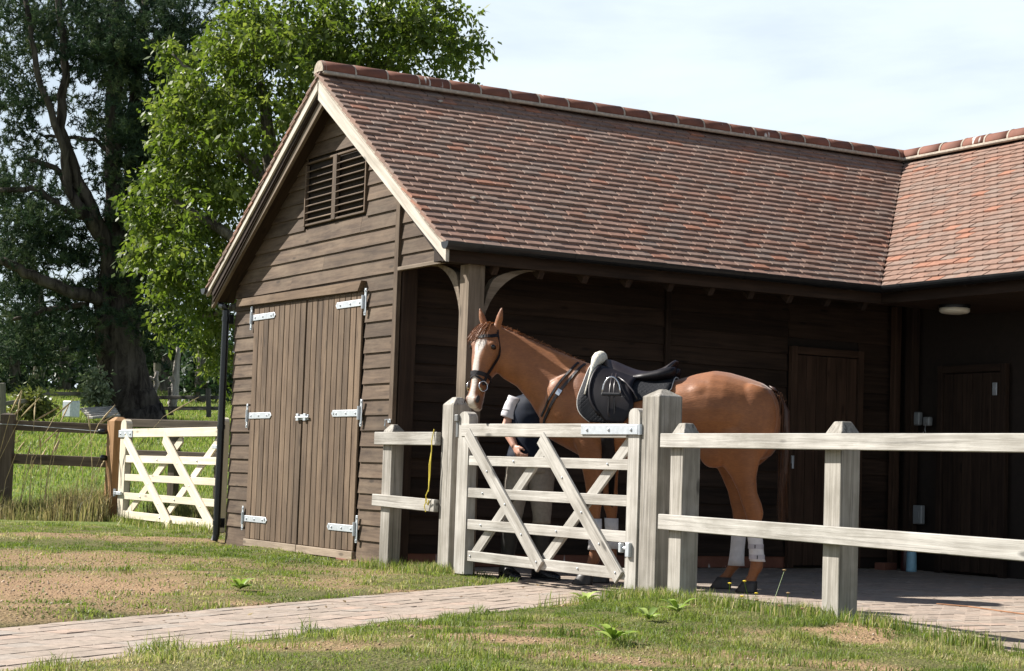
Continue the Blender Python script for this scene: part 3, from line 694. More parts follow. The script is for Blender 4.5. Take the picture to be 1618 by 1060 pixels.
# --- back wall of the gallery with its boards
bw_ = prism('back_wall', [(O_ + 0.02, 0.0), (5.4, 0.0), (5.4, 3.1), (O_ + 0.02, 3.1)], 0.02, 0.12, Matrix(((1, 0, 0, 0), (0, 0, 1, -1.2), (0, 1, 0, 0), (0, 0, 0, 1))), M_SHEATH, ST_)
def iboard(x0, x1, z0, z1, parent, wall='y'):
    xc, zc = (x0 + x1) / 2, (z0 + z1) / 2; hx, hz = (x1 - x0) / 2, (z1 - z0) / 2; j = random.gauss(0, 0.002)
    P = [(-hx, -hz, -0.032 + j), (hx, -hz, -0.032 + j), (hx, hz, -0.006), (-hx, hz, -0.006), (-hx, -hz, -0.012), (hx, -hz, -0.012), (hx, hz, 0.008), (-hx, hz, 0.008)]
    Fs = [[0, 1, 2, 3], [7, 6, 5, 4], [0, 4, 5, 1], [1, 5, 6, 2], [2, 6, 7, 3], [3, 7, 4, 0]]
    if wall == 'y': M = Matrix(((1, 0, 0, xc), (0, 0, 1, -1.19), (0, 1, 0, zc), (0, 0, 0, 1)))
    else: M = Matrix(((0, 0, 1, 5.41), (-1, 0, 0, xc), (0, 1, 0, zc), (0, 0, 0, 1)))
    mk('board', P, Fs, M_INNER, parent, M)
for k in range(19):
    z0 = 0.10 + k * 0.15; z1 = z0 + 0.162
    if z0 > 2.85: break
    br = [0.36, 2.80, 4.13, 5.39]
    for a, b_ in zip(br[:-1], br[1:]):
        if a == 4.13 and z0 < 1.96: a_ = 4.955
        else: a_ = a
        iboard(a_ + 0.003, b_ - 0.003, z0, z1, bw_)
beam('batten', (2.80, -1.235, 0.1), (2.80, -1.235, 2.42), (1, 0, 0), 0.05, 0.03, M_BRACE if False else M_INNER, ST_)
beam('plinth', (0.36, -1.16, 0.05), (4.15, -1.16, 0.05), (0, 0, 1), 0.10, 0.10, M_RIDGE, ST_)
def stable_door(c, xa, W, H, n, boltside, M_DOORIN):
    """ledged door in a frame; c = centre foot, xa = direction along the wall, built 30 mm proud"""
    xa = Vector(xa); out = xa.cross(Vector((0, 0, 1))).normalized()
    d = box('stable_door', W, H, 0.03, frame(Vector(c) + Vector((0, 0, H / 2 + 0.02)) - out * 0.0, xa, (0, 0, 1)), M_SHEATH, ST_)
    wd = W / n
    for i in range(n):
        box('board', H - 0.01, wd - 0.006, 0.018, frame(Vector(c) + xa * ((i + 0.5) * wd - W / 2) + out * 0.026 + Vector((0, 0, H / 2 + 0.02)), (0, 0, 1), xa), M_DOORIN, d, 0.004)
    for s in (-1, 1):
        beam('door_frame', Vector(c) + xa * s * (W / 2 + 0.035) + out * 0.03, Vector(c) + xa * s * (W / 2 + 0.035) + out * 0.03 + Vector((0, 0, H + 0.09)), xa, 0.065, 0.05, M_DOORIN, d)
    beam('door_frame', Vector(c) - xa * W / 2 + out * 0.03 + Vector((0, 0, H + 0.055)), Vector(c) + xa * W / 2 + out * 0.03 + Vector((0, 0, H + 0.055)), (0, 0, 1), 0.065, 0.05, M_DOORIN, d)
    return d
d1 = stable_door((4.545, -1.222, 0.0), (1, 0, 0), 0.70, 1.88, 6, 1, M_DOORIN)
kb = MB(); kb.tube([(4.15, -1.29, 0.88), (4.15, -1.29, 0.94)], 0.010, 8); kb.box(0.022, 0.02, 0.07, Matrix.Translation((4.15, -1.285, 0.96))); kb.build('door_latch', M_GALV, d1)
beam('inner_post', (5.32, -1.30, 0.0), (5.32, -1.30, 2.40), (1, 0, 0), 0.07, 0.07, M_DOORIN, ST_)  # dark wood on this post paints in the shade of the corner
# --- wing: back wall, door, flat ceiling, lamp, sockets
wwl = prism('wing_wall', [(1.2, 0.0), (9.0, 0.0), (9.0, 2.5), (1.2, 2.5)], 0.02, 0.12, Matrix(((0, 0, 1, 5.42), (-1, 0, 0, 0), (0, 1, 0, 0), (0, 0, 0, 1))), M_SHEATH, ST_)
for k in range(17):
    z0 = 0.10 + k * 0.15
    if z0 > 2.4: break
    for a, b_ in ((1.22, 1.82), (2.66, 5.0), (5.0, 8.9)): iboard(a, b_, z0, min(z0 + 0.162, 2.49), wwl, 'x')
    if z0 > 1.86: iboard(1.825, 2.655, z0, min(z0 + 0.162, 2.49), wwl, 'x')
d2 = stable_door((5.40, -2.235, 0.0), (0, -1, 0), 0.70, 1.75, 6, 1, M_INNER)  # darker wood than the other door: the bay's shade painted into it
kb = MB(); kb.box(0.012, 0.05, 0.11, Matrix.Translation((5.345, -2.53, 1.62))); kb.tube([(5.34, -2.53, 1.62), (5.325, -2.53, 1.62)], 0.012, 8); kb.build('door_latch', M_GALV, d2)
beam('inner_post', (5.34, -1.50, 0.0), (5.34, -1.50, 2.4), (0, 1, 0), 0.09, 0.09, M_INNER, ST_)
prism('ceiling', [(XV + 0.10, -YE + 0.15), (5.42, -YE + 0.15), (5.42, -9), (XV + 0.10, -9)], 2.29, 2.31, Matrix(), M_INNER, ST_)
prism('ceiling', [(XV + 0.1, -YE + 0.147), (XV + 0.1, -1.2), (5.42, -1.2), (5.42, -YE + 0.147)], 2.42, 2.44, Matrix(), M_INNER, ST_)
lp = MB(); lp.lathe([(0.135, 2.285), (0.135, 2.262), (0.128, 2.262)], Matrix.Translation((4.72, -2.68, 0)), 24); lamp = lp.build('ceiling_light', M_BLACKP, ST_)
lp = MB(); lp.lathe([(0.127, 2.268), (0.127, 2.235), (0.11, 2.222), (0.06, 2.214), (0.004, 2.212)], Matrix.Translation((4.72, -2.68, 0)), 24); lp.build('diffuser', plain('opal_plastic', (0.75, 0.72, 0.6), 0.4, 0, 0.03), lamp, sm=True)
for (y, z, h, w_) in ((-1.575, 1.37, 0.12, 0.07), (-1.70, 1.345, 0.08, 0.08), (-1.605, 0.505, 0.17, 0.115)):
    sk = MB(); sk.box(0.05, w_, h, Matrix.Translation((5.352, y, z)), 0.008); sk.box(0.008, w_ * 0.55, h * 0.45, Matrix.Translation((5.324, y, z)), 0.002); sk.build('socket_box', M_SHADEP, ST_)
cb = MB(); cb.tube([(5.325, -1.70, 1.32), (5.31, -1.71, 1.27), (5.31, -1.74, 1.20), (5.31, -1.72, 1.13), (5.31, -1.69, 1.17), (5.32, -1.68, 1.25)], 0.006, 6); cb.build('cable', M_SHADEP, ST_)
# outer walls so the block is closed behind
prism('rear_wall', [(O_, 0), (13, 0), (13, 2.45), (O_, 2.45)], 0.0, 0.1, Matrix(((1, 0, 0, 0), (0, 0, 1, 2.06), (0, 1, 0, 0), (0, 0, 0, 1))), M_BOARD, ST_)
# --- things on the yard by the wall
bk = MB(); bk.lathe([(0.045, 0.0), (0.048, 0.01), (0.043, 0.16), (0.036, 0.19), (0.030, 0.195), (0.030, 0.225), (0.004, 0.227)], Matrix.Translation((5.15, -1.74, 0)), 16)
tag(bk.build('spray_bottle', plain('pale_blue_plastic', (0.25, 0.45, 0.55), 0.4), sm=True), 'pale blue plastic bottle standing on the pavers in the dark corner', 'bottle')
bk = MB(); bk.lathe([(0.05, 0.0), (0.052, 0.01), (0.05, 0.20), (0.03, 0.235), (0.018, 0.25), (0.018, 0.28), (0.003, 0.282)], Matrix.Translation((5.2, -1.62, 0)), 16)
tag(bk.build('dark_bottle', plain('dark_red_plastic', (0.05, 0.015, 0.015), 0.3), sm=True), 'dark red bottle standing beside the pale blue bottle', 'bottle')
tag(box('brick', 0.215, 0.1025, 0.065, Matrix.Translation((5.1, -1.46, 0.033)) @ Matrix.Rotation(0.3, 4, 'Z'), M_RIDGE, None, 0.004), 'loose red brick lying on the pavers by the dark inner post', 'brick')

# ------------------------------------------------------------------ fences and gates
def fence_pt(y, off=0.0, z=0.0): return Vector((float(fence_x(y)) + off, y, z))
def post(name, x, y, W, T, H, mat, parent, dirv=(0, 1, 0), cap=0.05, lean=(0, 0), flat=0.35, base=-0.06):
    """square post with weathered four way top; W along the fence, T across"""
    hw, ht = W / 2, T / 2; Hs = H - cap; V = []
    for s, z in ((1, base), (1, Hs), (flat, H)):
        V += [(-hw * s, -ht * s, z), (hw * s, -ht * s, z), (hw * s, ht * s, z), (-hw * s, ht * s, z)]
    # local x up the post so that the grain runs along it
    V = [(z, a, b_) for a, b_, z in V]
    Fs = [[0, 1, 2, 3]] + [[i + 4 * r, (i + 1) % 4 + 4 * r, (i + 1) % 4 + 4 * r + 4, i + 4 * r + 4] for r in (0, 1) for i in range(4)] + [[8, 9, 10, 11]]
    cen = Vector((H / 2, 0, 0)); out = []
    for f in Fs:
        a, b_, c_ = (Vector(V[i]) for i in f[:3]); m_ = sum((Vector(V[i]) for i in f), Vector()) / len(f)
        out.append(f if (b_ - a).cross(c_ - a).dot(m_ - cen) > 0 else f[::-1])
    d = Vector(dirv).normalized(); up = Vector((lean[0], lean[1], 1)).normalized()
    o = mk(name, V, out, mat, parent, frame((x, y, 0), up, d))
    bv = o.modifiers.new('edge', 'BEVEL'); bv.width = 0.006; bv.segments = 2; bv.limit_method = 'ANGLE'
    return o
BME = {}
def bolt(parent, p, r=0.0075):
    if 'b' not in BME:
        q = MB().lathe([(1.0, 0), (0.95, 0.35), (0.6, 0.7), (0.05, 0.8)], Matrix.Rotation(-PI / 2, 4, 'Y'), 10); me = bpy.data.meshes.new('bolt'); me.from_pydata(q.V, [], q.F); me.materials.append(M_GALV); BME['b'] = me
    return inst('bolt', BME['b'], parent, Matrix.Translation(p) @ Matrix.Scale(r, 4))
# short fence from the store's corner
f1 = thing('rail_fence', 'short two rail fence between the store corner and the pale gate post', 'fence', (0.15, -1.35, 0))
post('post', 0.137, -1.402, 0.135, 0.11, 1.10, M_POST, f1, (0.07, -1, 0))
for z, h in ((0.99, 0.098), (0.505, 0.09)):
    beam('rail', (0.062, -1.25, z + (0.010 if h < 0.095 else 0)), (0.120, -2.17, z - (0.008 if h < 0.095 else 0)), (0, 0, 1), h, 0.042, M_GREY, f1, 0.004)
tw = MB(); tw.tube([(0.097, -2.135, 1.06), (0.080, -2.137, 0.98), (0.085, -2.131, 0.90), (0.078, -2.115, 0.80), (0.085, -2.105, 0.70), (0.080, -2.117, 0.62), (0.070, -2.095, 0.57), (0.080, -2.075, 0.53), (0.085, -2.105, 0.50), (0.075, -2.135, 0.54)], 0.0042, 6)
tw.tube([(0.085, -2.130, 0.90), (0.075, -2.140, 0.82), (0.078, -2.133, 0.72), (0.073, -2.125, 0.60)], 0.004, 6); tw.tube([(0.075, -2.105, 0.55), (0.070, -2.075, 0.49), (0.073, -2.095, 0.45)], 0.004, 6)
tag(tw.build('baler_twine', plain('yellow_twine', (0.62, 0.50, 0.06), 0.7)), 'knotted yellow baler twine hanging from the short fence beside the gate post', 'twine')
gp1 = tag(post('gate_post', 0.215, -2.262, 0.16, 0.155, 1.298, M_POST, None, (0.02, -1, 0), 0.055), 'square grey gate post left of the grey gate under the horse\'s muzzle', 'gate post', 'grey gate posts')
gp2 = tag(post('gate_post', 0.305, -4.757, 0.215, 0.165, 1.305, M_POST, None, (-0.1, -1, 0), 0.045, flat=0.2), 'thick grey gate post right of the grey gate in front of the horse\'s flank', 'gate post', 'grey gate posts')
# the long fence on the right
f2 = thing('rail_fence', 'weathered grey two rail fence running right from the thick gate post', 'fence', (0.1, -6.7, 0))
dirf = Vector((-0.111, -0.994, 0))
post('post', 0.255, -5.085, 0.155, 0.12, 1.09, M_POST, f2, dirf, 0.07, flat=0.5)
post('post', 0.112, -6.69, 0.155, 0.12, 1.082, M_POST, f2, dirf, 0.065, flat=0.5)
post('post', -0.09, -8.50, 0.155, 0.125, 1.08, M_POST, f2, dirf, 0.065, flat=0.5)
for (za, zb, h) in ((0.983, 0.962, 0.086), (0.491, 0.484, 0.093)):
    p0 = Vector((0.188, -4.94, za)); p1 = Vector((-0.175, -8.58, zb))
    beam('rail', p0, p1, (0, 0, 1), h, 0.042, M_GREY, f2, 0.004)
# grey five bar gate
g1 = thing('field_gate', 'weathered grey five bar gate with crossed braces in front of the horse', 'gate', (0.24, -4.6, 0), 'five bar gates')
def gate(parent, A, B, mat, H0, bars, stiles, br_front, br_back, top_h=0.09, bar_h=0.072, face=-1):
    """A hinge foot, B slam foot (xy); heights in metres; boards stand on the -X face"""
    A, B = Vector((*A, 0)), Vector((*B, 0)); d = (B - A).normalized(); nrm = Vector((d.y, -d.x, 0)); nrm = nrm if nrm.x * face > 0 else -nrm
    L_ = (B - A).length
    for u, w_, z0, z1 in stiles:
        V = []; n = 8
        prof = [(-w_ / 2, z0), (w_ / 2, z0)] + [(w_ / 2 * math.cos(PI * i / n), z1 - w_ / 2 * 0.7 + w_ / 2 * 0.7 * math.sin(PI * i / n)) for i in range(n + 1)]
        Mx = Matrix(((0, d.x, nrm.x, A.x + d.x * u), (0, d.y, nrm.y, A.y + d.y * u), (1, 0, 0, 0), (0, 0, 0, 1)))
        prism('stile', [(z, a) for a, z in prof], -0.045, 0.03, Mx, mat, parent)
    for i, (z, u0, u1, h, sag) in enumerate(bars):
        p0 = A + d * u0 + Vector((0, 0, z)) + nrm * 0.012; p1 = A + d * u1 + Vector((0, 0, z + sag)) + nrm * 0.012
        if i == 0: beam('top_bar', p0, p1, (0, 0, 1), h, 0.05, mat, parent, 0.004)
        else: beam('bar', p0, p1, (0, 0, 1), h, 0.024, mat, parent, 0.003)
    for (u0, z0, u1, z1, w_) in br_front:
        p0 = A + d * u0 + Vector((0, 0, z0)) + nrm * 0.036; p1 = A + d * u1 + Vector((0, 0, z1)) + nrm * 0.036
        beam('brace', p0, p1, d, w_, 0.022, mat, parent, 0.003)
        for t in (0.30, 0.55, 0.77, 0.965): bolt(parent, p0 + (p1 - p0) * t + nrm * 0.012)
    for (u0, z0, u1, z1, w_) in br_back:
        p0 = A + d * u0 + Vector((0, 0, z0)) - nrm * 0.014; p1 = A + d * u1 + Vector((0, 0, z1)) - nrm * 0.014
        beam('brace', p0, p1, d, w_, 0.022, mat, parent, 0.003)
    return A, d, nrm
# u is measured from the left stile (y=-2.06) towards the right post (y=-4.47)
bars1 = [(1.053, 0.045, 2.06, 0.09, -0.008), (0.835, 0.125, 2.08, 0.069, -0.004), (0.606, 0.14, 2.09, 0.070, -0.002), (0.381, 0.155, 2.10, 0.072, -0.003), (0.157, 0.17, 2.08, 0.073, -0.011)]
A1, d1_, n1_ = gate(g1, (0.165, -2.44), (0.258, -4.66), M_GREY, 1.2, bars1, [(0.07, 0.145, 0.025, 1.187), (2.13, 0.115, 0.06, 1.187)],
     [(0.135, 1.03, 1.13, 0.135, 0.10), (1.09, 1.0, 2.03, 0.12, 0.105)], [(1.10, 0.95, 0.20, 0.16, 0.08), (2.05, 0.985, 1.10, 0.17, 0.08)])
for (u, z) in ((0.74, 0.835), (1.85, 0.833), (0.34, 0.381), (1.29, 0.38), (0.21, 0.157), (0.35, 0.606), (1.55, 0.15)):
    bolt(g1, A1 + d1_ * u + n1_ * 0.026 + Vector((0, 0, z)))
hs = MB(); hs.box(0.62, 0.062, 0.007, frame(A1 + d1_ * 1.88 + n1_ * 0.043 + Vector((0, 0, 1.052)), d1_, (0, 0, 1))); hs.tube([A1 + d1_ * 2.20 + n1_ * 0.03 + Vector((0, 0, 1.02)), A1 + d1_ * 2.20 + n1_ * 0.03 + Vector((0, 0, 1.085))], 0.017, 10)
hs = hs.build('hinge_strap', M_GALV, g1)
for u in (1.64, 1.88, 2.12): bolt(hs, A1 + d1_ * u + n1_ * 0.046 + Vector((0, 0, 1.052)), 0.012)
hb = MB(); hb.box(0.04, 0.045, 0.09, Matrix.Translation(A1 + d1_ * 2.12 + n1_ * 0.032 + Vector((0, 0, 0.30))), 0.004); hb.tube([A1 + d1_ * 2.04 + n1_ * 0.035 + Vector((0, 0, 0.31)), A1 + d1_ * 2.14 + n1_ * 0.035 + Vector((0, 0, 0.31))], 0.012, 8); hb.box(0.03, 0.03, 0.06, Matrix.Translation(A1 + d1_ * 2.045 + n1_ * 0.04 + Vector((0, 0, 0.31))), 0.004); hb.build('lower_hinge', M_GALV, g1)
lt = MB(); lt.box(0.012, 0.035, 0.16, Matrix.Translation((0.135, -2.425, 1.08)), 0.003); lt.box(0.03, 0.05, 0.05, Matrix.Translation((0.13, -2.43, 1.14)), 0.004); lt.build('gate_latch', plain('dull_steel', (0.2, 0.2, 0.2), 0.5, 0.6), g1)
# new pale gate on the left, hung on an orange post
g2 = thing('field_gate', 'new pale softwood five bar gate left of the store', 'gate', (0.95, 7.4, 0), 'five bar gates')
bars2 = [(1.082, 0.04, 3.30, 0.10, 0.012), (0.775, 0.14, 3.22, 0.085, 0.005), (0.555, 0.14, 3.21, 0.08, 0.005), (0.335, 0.15, 3.21, 0.08, 0.0), (0.115, 0.15, 3.20, 0.085, -0.005)]
A2, d2_, n2_ = gate(g2, (0.98, 7.56), (0.98, 4.22), M_FRESH, 1.2, bars2, [(0.10, 0.20, 0.0, 1.25), (3.26, 0.14, 0.02, 1.245)],
     [(0.20, 1.03, 1.86, 0.05, 0.135), (1.55, 1.03, 3.19, 0.06, 0.135)], [(2.02, 1.02, 0.26, 0.11, 0.10), (3.16, 1.02, 1.45, 0.06, 0.10)])
hs = MB(); hs.box(0.50, 0.085, 0.006, frame(A2 + d2_ * 0.22 + n2_ * 0.043 + Vector((0, 0, 1.075)), d2_, (0, 0, 1))); hs = hs.build('hinge_strap', M_GALV, g2)
for u in (0.05, 0.22, 0.40): bolt(hs, A2 + d2_ * u + n2_ * 0.046 + Vector((0, 0, 1.075)), 0.014)
hb = MB(); hb.box(0.26, 0.04, 0.03, frame(A2 + d2_ * 0.06 + n2_ * 0.05 + Vector((0, 0, 0.36)), d2_, (0, 0, 1)), 0.004); hb.tube([A2 + d2_ * -0.06 + n2_ * 0.05 + Vector((0, 0, 0.32)), A2 + d2_ * -0.06 + n2_ * 0.05 + Vector((0, 0, 0.41))], 0.018, 8); hb.build('lower_hinge', M_GALV, g2)
lt = MB(); lt.box(0.05, 0.16, 0.04, Matrix.Translation((0.93, 4.33, 0.93)), 0.004); lt.tube([(0.92, 4.25, 0.90), (0.92, 4.25, 0.83)], 0.012, 6); lt.build('gate_latch', M_GALV, g2)
for u, z in ((0.8, 0.335), (1.95, 0.335), (1.32, 0.775), (2.6, 0.775), (1.5, 0.115), (2.7, 0.115)): bolt(g2, A2 + d2_ * u + n2_ * 0.026 + Vector((0, 0, z)), 0.012)
gp3 = tag(post('gate_post', 1.02, 7.86, 0.27, 0.20, 1.285, M_ORANGE, None, (0, -1, 0), 0.05), 'orange brown new timber post carrying the pale gate', 'gate post')
gp4 = tag(post('gate_post', 1.28, 4.15, 0.17, 0.15, 1.25, M_OLD, None, (0, -1, 0), 0.02), 'dark grey slam post behind the free end of the pale gate', 'gate post')
# old fence left of the orange post
f3 = thing('rail_fence', 'dark brown two rail fence left of the orange post in long grass', 'fence', (0.0, 8.5, 0))
rl = Vector((-0.863, 0.505, 0)); q0 = Vector((0.98, 7.93, 0))
for k in (1, 2.0, 3.0): post('post', *(q0 + rl * (1.30 * k))[:2], 0.16, 0.13, 1.29 if k == 1 else 1.25, M_OLD, f3, rl, 0.02)
for z, h in ((1.135, 0.125), (0.725, 0.125)):
    for k in range(3): beam('rail', q0 + rl * 1.30 * k + Vector((0, 0.07, z)), q0 + rl * 1.30 * (k + 1) + Vector((0, 0.07, z + 0.01)), (0, 0, 1), h, 0.045, M_OLD, f3, 0.006)
ins = MB(); ins.lathe([(0.02, -0.05), (0.035, -0.03), (0.035, 0.03), (0.02, 0.06)], Matrix.Translation((0.86, 8.0, 1.10)) @ Matrix.Rotation(PI / 2, 4, 'Y') @ Matrix.Rotation(0.5, 4, 'X'), 10); ins.build('insulator', M_BLACKP, f3, sm=True)
ins = MB(); ins.lathe([(0.02, -0.04), (0.035, -0.03), (0.035, 0.03), (0.02, 0.04)], Matrix.Translation((0.88, 7.95, 0.78)) @ Matrix.Rotation(PI / 2, 4, 'Y'), 10); ins.build('insulator', M_BLACKP, f3, sm=True)
wr = MB(); wr.tube([Vector((0.86, 7.98, 1.10)), q0 + rl * 1.2 + Vector((-0.05, -0.05, 1.15)), q0 + rl * 3 + Vector((-0.05, -0.05, 1.16))], 0.004, 5); wr.build('wire', M_GALV, f3)
# rails of the fence behind the pale gate
f4 = thing('rail_fence', 'dark rail fence seen through and above the pale gate', 'fence', (2.4, 7.0, 0))
pA, pB = at(196, 668, 25.5), at(352, 672, 24.5)
for dz in (0.0, -0.42): beam('rail', pA + Vector((0, 0, dz)), pB + Vector((0, 0, dz)), (0, 0, 1), 0.11, 0.045, M_OLD, f4, 0.006)
for t in (0.02, 0.52, 0.98):
    p = pA + (pB - pA) * t; post('post', p.x + 0.05, p.y + 0.08, 0.12, 0.11, p.z + 0.06, M_OLD, f4, pB - pA, 0.02)

# ------------------------------------------------------------------ trees
def px_lobes(lobes, D, dd, n_scale):
    """points filling lobes given as photo px ellipses at a depth: (cx, cy, rx, ry, weight)"""
    P = []
    for cx, cy, rx, ry, wgt in lobes:
        n = max(3, int(n_scale * rx * ry * wgt / 1000.0))
        for _ in range(n):
            while True:
                a, b_, c_ = (random.uniform(-1, 1) for _ in range(3)); q = a * a + b_ * b_ + c_ * c_
                if q < 1 and (q > 0.25 or random.random() < 0.45): break
            P.append(at(cx + a * rx, cy + b_ * ry, D + c_ * dd * min(1.0, (rx + ry) / 200.0)))
    return P
def leaf_cloud(name, centers, per, spread, ll, lw, mat, parent, droop=0.35, seed=1, attr_gain=None):
    g = np.random.default_rng(seed); C = np.array([tuple(c) for c in centers]); n = len(C) * per
    # each clump is a few short twigs: leaves lie along a random line with some scatter
    k = np.repeat(np.arange(len(C)), per)
    tw = g.normal(size=(len(C) * 3, 3)); tw[:, 2] *= 0.6; tw /= np.linalg.norm(tw, axis=1, keepdims=True)
    ti = k * 3 + g.integers(0, 3, n); t = g.uniform(0.05, 1.0, n)
    pos = C[k] + tw[ti] * (t * spread)[:, None] + g.normal(size=(n, 3)) * spread * 0.17; pos[:, 2] -= droop * spread * t * t * 0.5
    d = tw[ti] * 0.5 + g.normal(size=(n, 3)) * 0.6; d[:, 2] -= droop; d /= np.linalg.norm(d, axis=1, keepdims=True)
    nr = g.normal(size=(n, 3)) * 0.55; nr[:, 2] += 0.8; sdv = np.cross(d, nr); sdv /= np.linalg.norm(sdv, axis=1, keepdims=True) + 1e-9; up = np.cross(sdv, d)
    L_ = ll * g.uniform(0.45, 1.5, n)[:, None]; W_ = lw * g.uniform(0.55, 1.3, n)[:, None]
    V = np.stack([pos, pos + d * L_ * 0.45 + sdv * W_ * 0.5 - up * W_ * 0.12, pos + d * L_ - up * L_ * 0.12, pos + d * L_ * 0.45 - sdv * W_ * 0.5 - up * W_ * 0.12], 1).reshape(-1, 3)
    Fc = np.arange(n * 4).reshape(n, 4)
    cl = g.random(len(C)); r = np.clip(0.62 * cl[k] + 0.38 * g.random(n), 0, 1)
    return np_mesh(name, V, Fc, mat, parent, {'rnd': np.repeat(r, 4)})
M_BARK = plain('pine_bark', (0.10, 0.075, 0.055), 0.95, 0, 0.55, 5, 0.1, 0.06)
def bark(name, dark, light, sc):
    m, nt, b = nmat(name); L = nt.links; tc = nt.nodes.new('ShaderNodeTexCoord')
    mp = N(nt, 'ShaderNodeMapping', Scale=(sc, sc, sc * 0.22)); L.new(tc.outputs['Object'], mp.inputs[0])
    n = N(nt, 'ShaderNodeTexNoise', Scale=1.0, Detail=6, Roughness=0.65, Distortion=0.8); L.new(mp.outputs[0], n.inputs['Vector'])
    r = ramp(nt, n.outputs['Fac'], [(0.35, dark), (0.62, light)]); L.new(r.outputs[0], b.inputs['Base Color']); b.inputs['Roughness'].default_value = 0.95; b.inputs['Specular IOR Level'].default_value = 0.1
    bump(nt, b, n.outputs['Fac'], 1.0, 0.08); return m
M_BARK = bark('pine_bark', (0.018, 0.014, 0.012), (0.095, 0.080, 0.066), 5.0)
M_BARK2 = bark('grey_bark', (0.05, 0.045, 0.035), (0.20, 0.18, 0.145), 9.0)
M_NEEDLE = leaf_mat('pine_needles', [(0, (0.012, 0.026, 0.016)), (0.5, (0.030, 0.054, 0.025)), (0.8, (0.065, 0.095, 0.038)), (1, (0.125, 0.140, 0.060))], 0.18, 0.95)
M_LEAF = leaf_mat('fresh_leaves', [(0, (0.050, 0.082, 0.014)), (0.5, (0.098, 0.140, 0.024)), (1, (0.175, 0.205, 0.050))], 0.45, 0.48)
M_LEAFD = leaf_mat('dark_leaves', [(0, (0.014, 0.030, 0.012)), (0.6, (0.030, 0.058, 0.020)), (1, (0.070, 0.10, 0.035))], 0.2, 0.55)
def limbs(parent, name, paths, D, mat, sub=6, thin=1.0):
    """tapered limbs through photo px points at depth D: [(x, y, dD, r), ...]"""
    mb = MB()
    for pth in paths:
        P = []; rr = []; rs = 1.0 if pth[0][1] > 640 else thin
        for (x0, y0, d0, r0), (x1, y1, d1, r1) in zip(pth[:-1], pth[1:]):
            for i in range(sub):
                t = i / sub; P.append(at(x0 + (x1 - x0) * t + random.gauss(0, 1.2), y0 + (y1 - y0) * t + random.gauss(0, 1.2), D + d0 + (d1 - d0) * t)); rr.append((r0 + (r1 - r0) * t) * rs)
        x, y, d, r = pth[-1]; P.append(at(x, y, D + d)); rr.append(r * rs); mb.tube(P, rr, 10)
    return mb.build(name, mat, parent, sm=True)
# --- the old pine, far left
DP = 45.0
pb = at(205, 658, DP)
pine = thing('pine_tree', 'tall dark old pine with a thick leaning trunk in the paddock', 'tree', pb)
limbs(pine, 'trunk', [[(212, 672, 0, 0.88), (208, 650, 0, 0.74), (200, 610, 0, 0.62), (188, 560, 0, 0.58), (183, 500, 0, 0.54), (182, 440, 0, 0.40), (181, 380, 0, 0.28), (180, 300, 0, 0.22), (178, 180, 0, 0.18), (184, 60, 0, 0.19), (190, -80, 0, 0.12)],
    [(195, 590, 0.1, 0.42), (206, 500, 0.2, 0.36), (212, 400, 0.3, 0.30), (206, 300, 0.6, 0.26), (213, 160, 0.8, 0.2), (230, 0, 1, 0.13)],
    [(186, 480, -.2, 0.30), (160, 360, -.5, 0.24), (120, 280, -.8, 0.20), (96, 200, -1, 0.17), (104, 100, -1, 0.13), (90, -30, -1, 0.1)],
    [(178, 400, -.2, 0.24), (136, 340, -.9, 0.19), (108, 300, -1, 0.16), (100, 230, -1.3, 0.13), (60, 120, -1.5, 0.10), (40, 0, -1.5, 0.08)],
    [(186, 370, .2, 0.22), (204, 320, .3, 0.18), (228, 250, .5, 0.15), (240, 140, .6, 0.1)],
    [(140, 350, -.4, 0.16), (118, 310, -.5, 0.14), (88, 265, -.7, 0.1), (40, 250, -1, 0.06)],
    [(172, 475, -.4, 0.26), (120, 462, -.9, 0.22), (60, 440, -1.2, 0.18), (0, 410, -1.5, 0.14)],
    [(150, 352, -.4, 0.14), (100, 330, -.9, 0.12), (62, 300, -1.0, 0.10), (0, 300, -1.2, 0.08)],
    [(140, 480, -.4, 0.10), (70, 490, -.6, 0.08), (20, 505, -.6, 0.06)], [(205, 270, .4, 0.1), (150, 220, .2, 0.07), (70, 215, 0, 0.05)], [(182, 210, .4, 0.12), (260, 160, .2, 0.08), (330, 90, 0, 0.04)], [(182, 110, .4, 0.12), (250, 60, .2, 0.08), (300, 20, 0, 0.04)]], DP, M_BARK, 6, 0.72)
plobes = [(28, 208, 42, 24, 1.1), (60, 225, 26, 14, 0.9), (30, 60, 60, 80, 1.1), (110, 40, 70, 70, 1.2), (210, 40, 80, 80, 1.6), (280, 20, 40, 40, 1.1), (245, 110, 60, 60, 1.5), (300, 70, 50, 35, 1.3), (335, 95, 28, 22, 0.9), (25, 150, 50, 50, 0.9), (200, 170, 70, 70, 1.3), (245, 210, 55, 70, 1.5), (235, 280, 50, 60, 1.3), (55, 330, 90, 60, 1.2), (30, 270, 60, 40, 1.1), (20, 390, 60, 50, 1.2), (90, 390, 60, 45, 1.2), (175, 300, 40, 60, 0.5),
          (230, 350, 45, 60, 1.3), (215, 430, 45, 60, 1.3), (150, 430, 50, 40, 1.0), (230, 500, 50, 50, 1.3), (60, 480, 70, 40, 0.9), (130, 520, 60, 40, 1.2), (180, 470, 50, 50, 0.8), (20, 545, 50, 35, 0.9), (90, 150, 30, 40, 0.5), (140, 120, 50, 60, 0.9), (270, 420, 40, 60, 1.2), (265, 330, 35, 50, 1.2), (190, 80, 90, 60, 0.9), (330, 30, 20, 12, 0.6), (355, 5, 14, 8, 1.5), (290, 170, 40, 40, 1.2)]
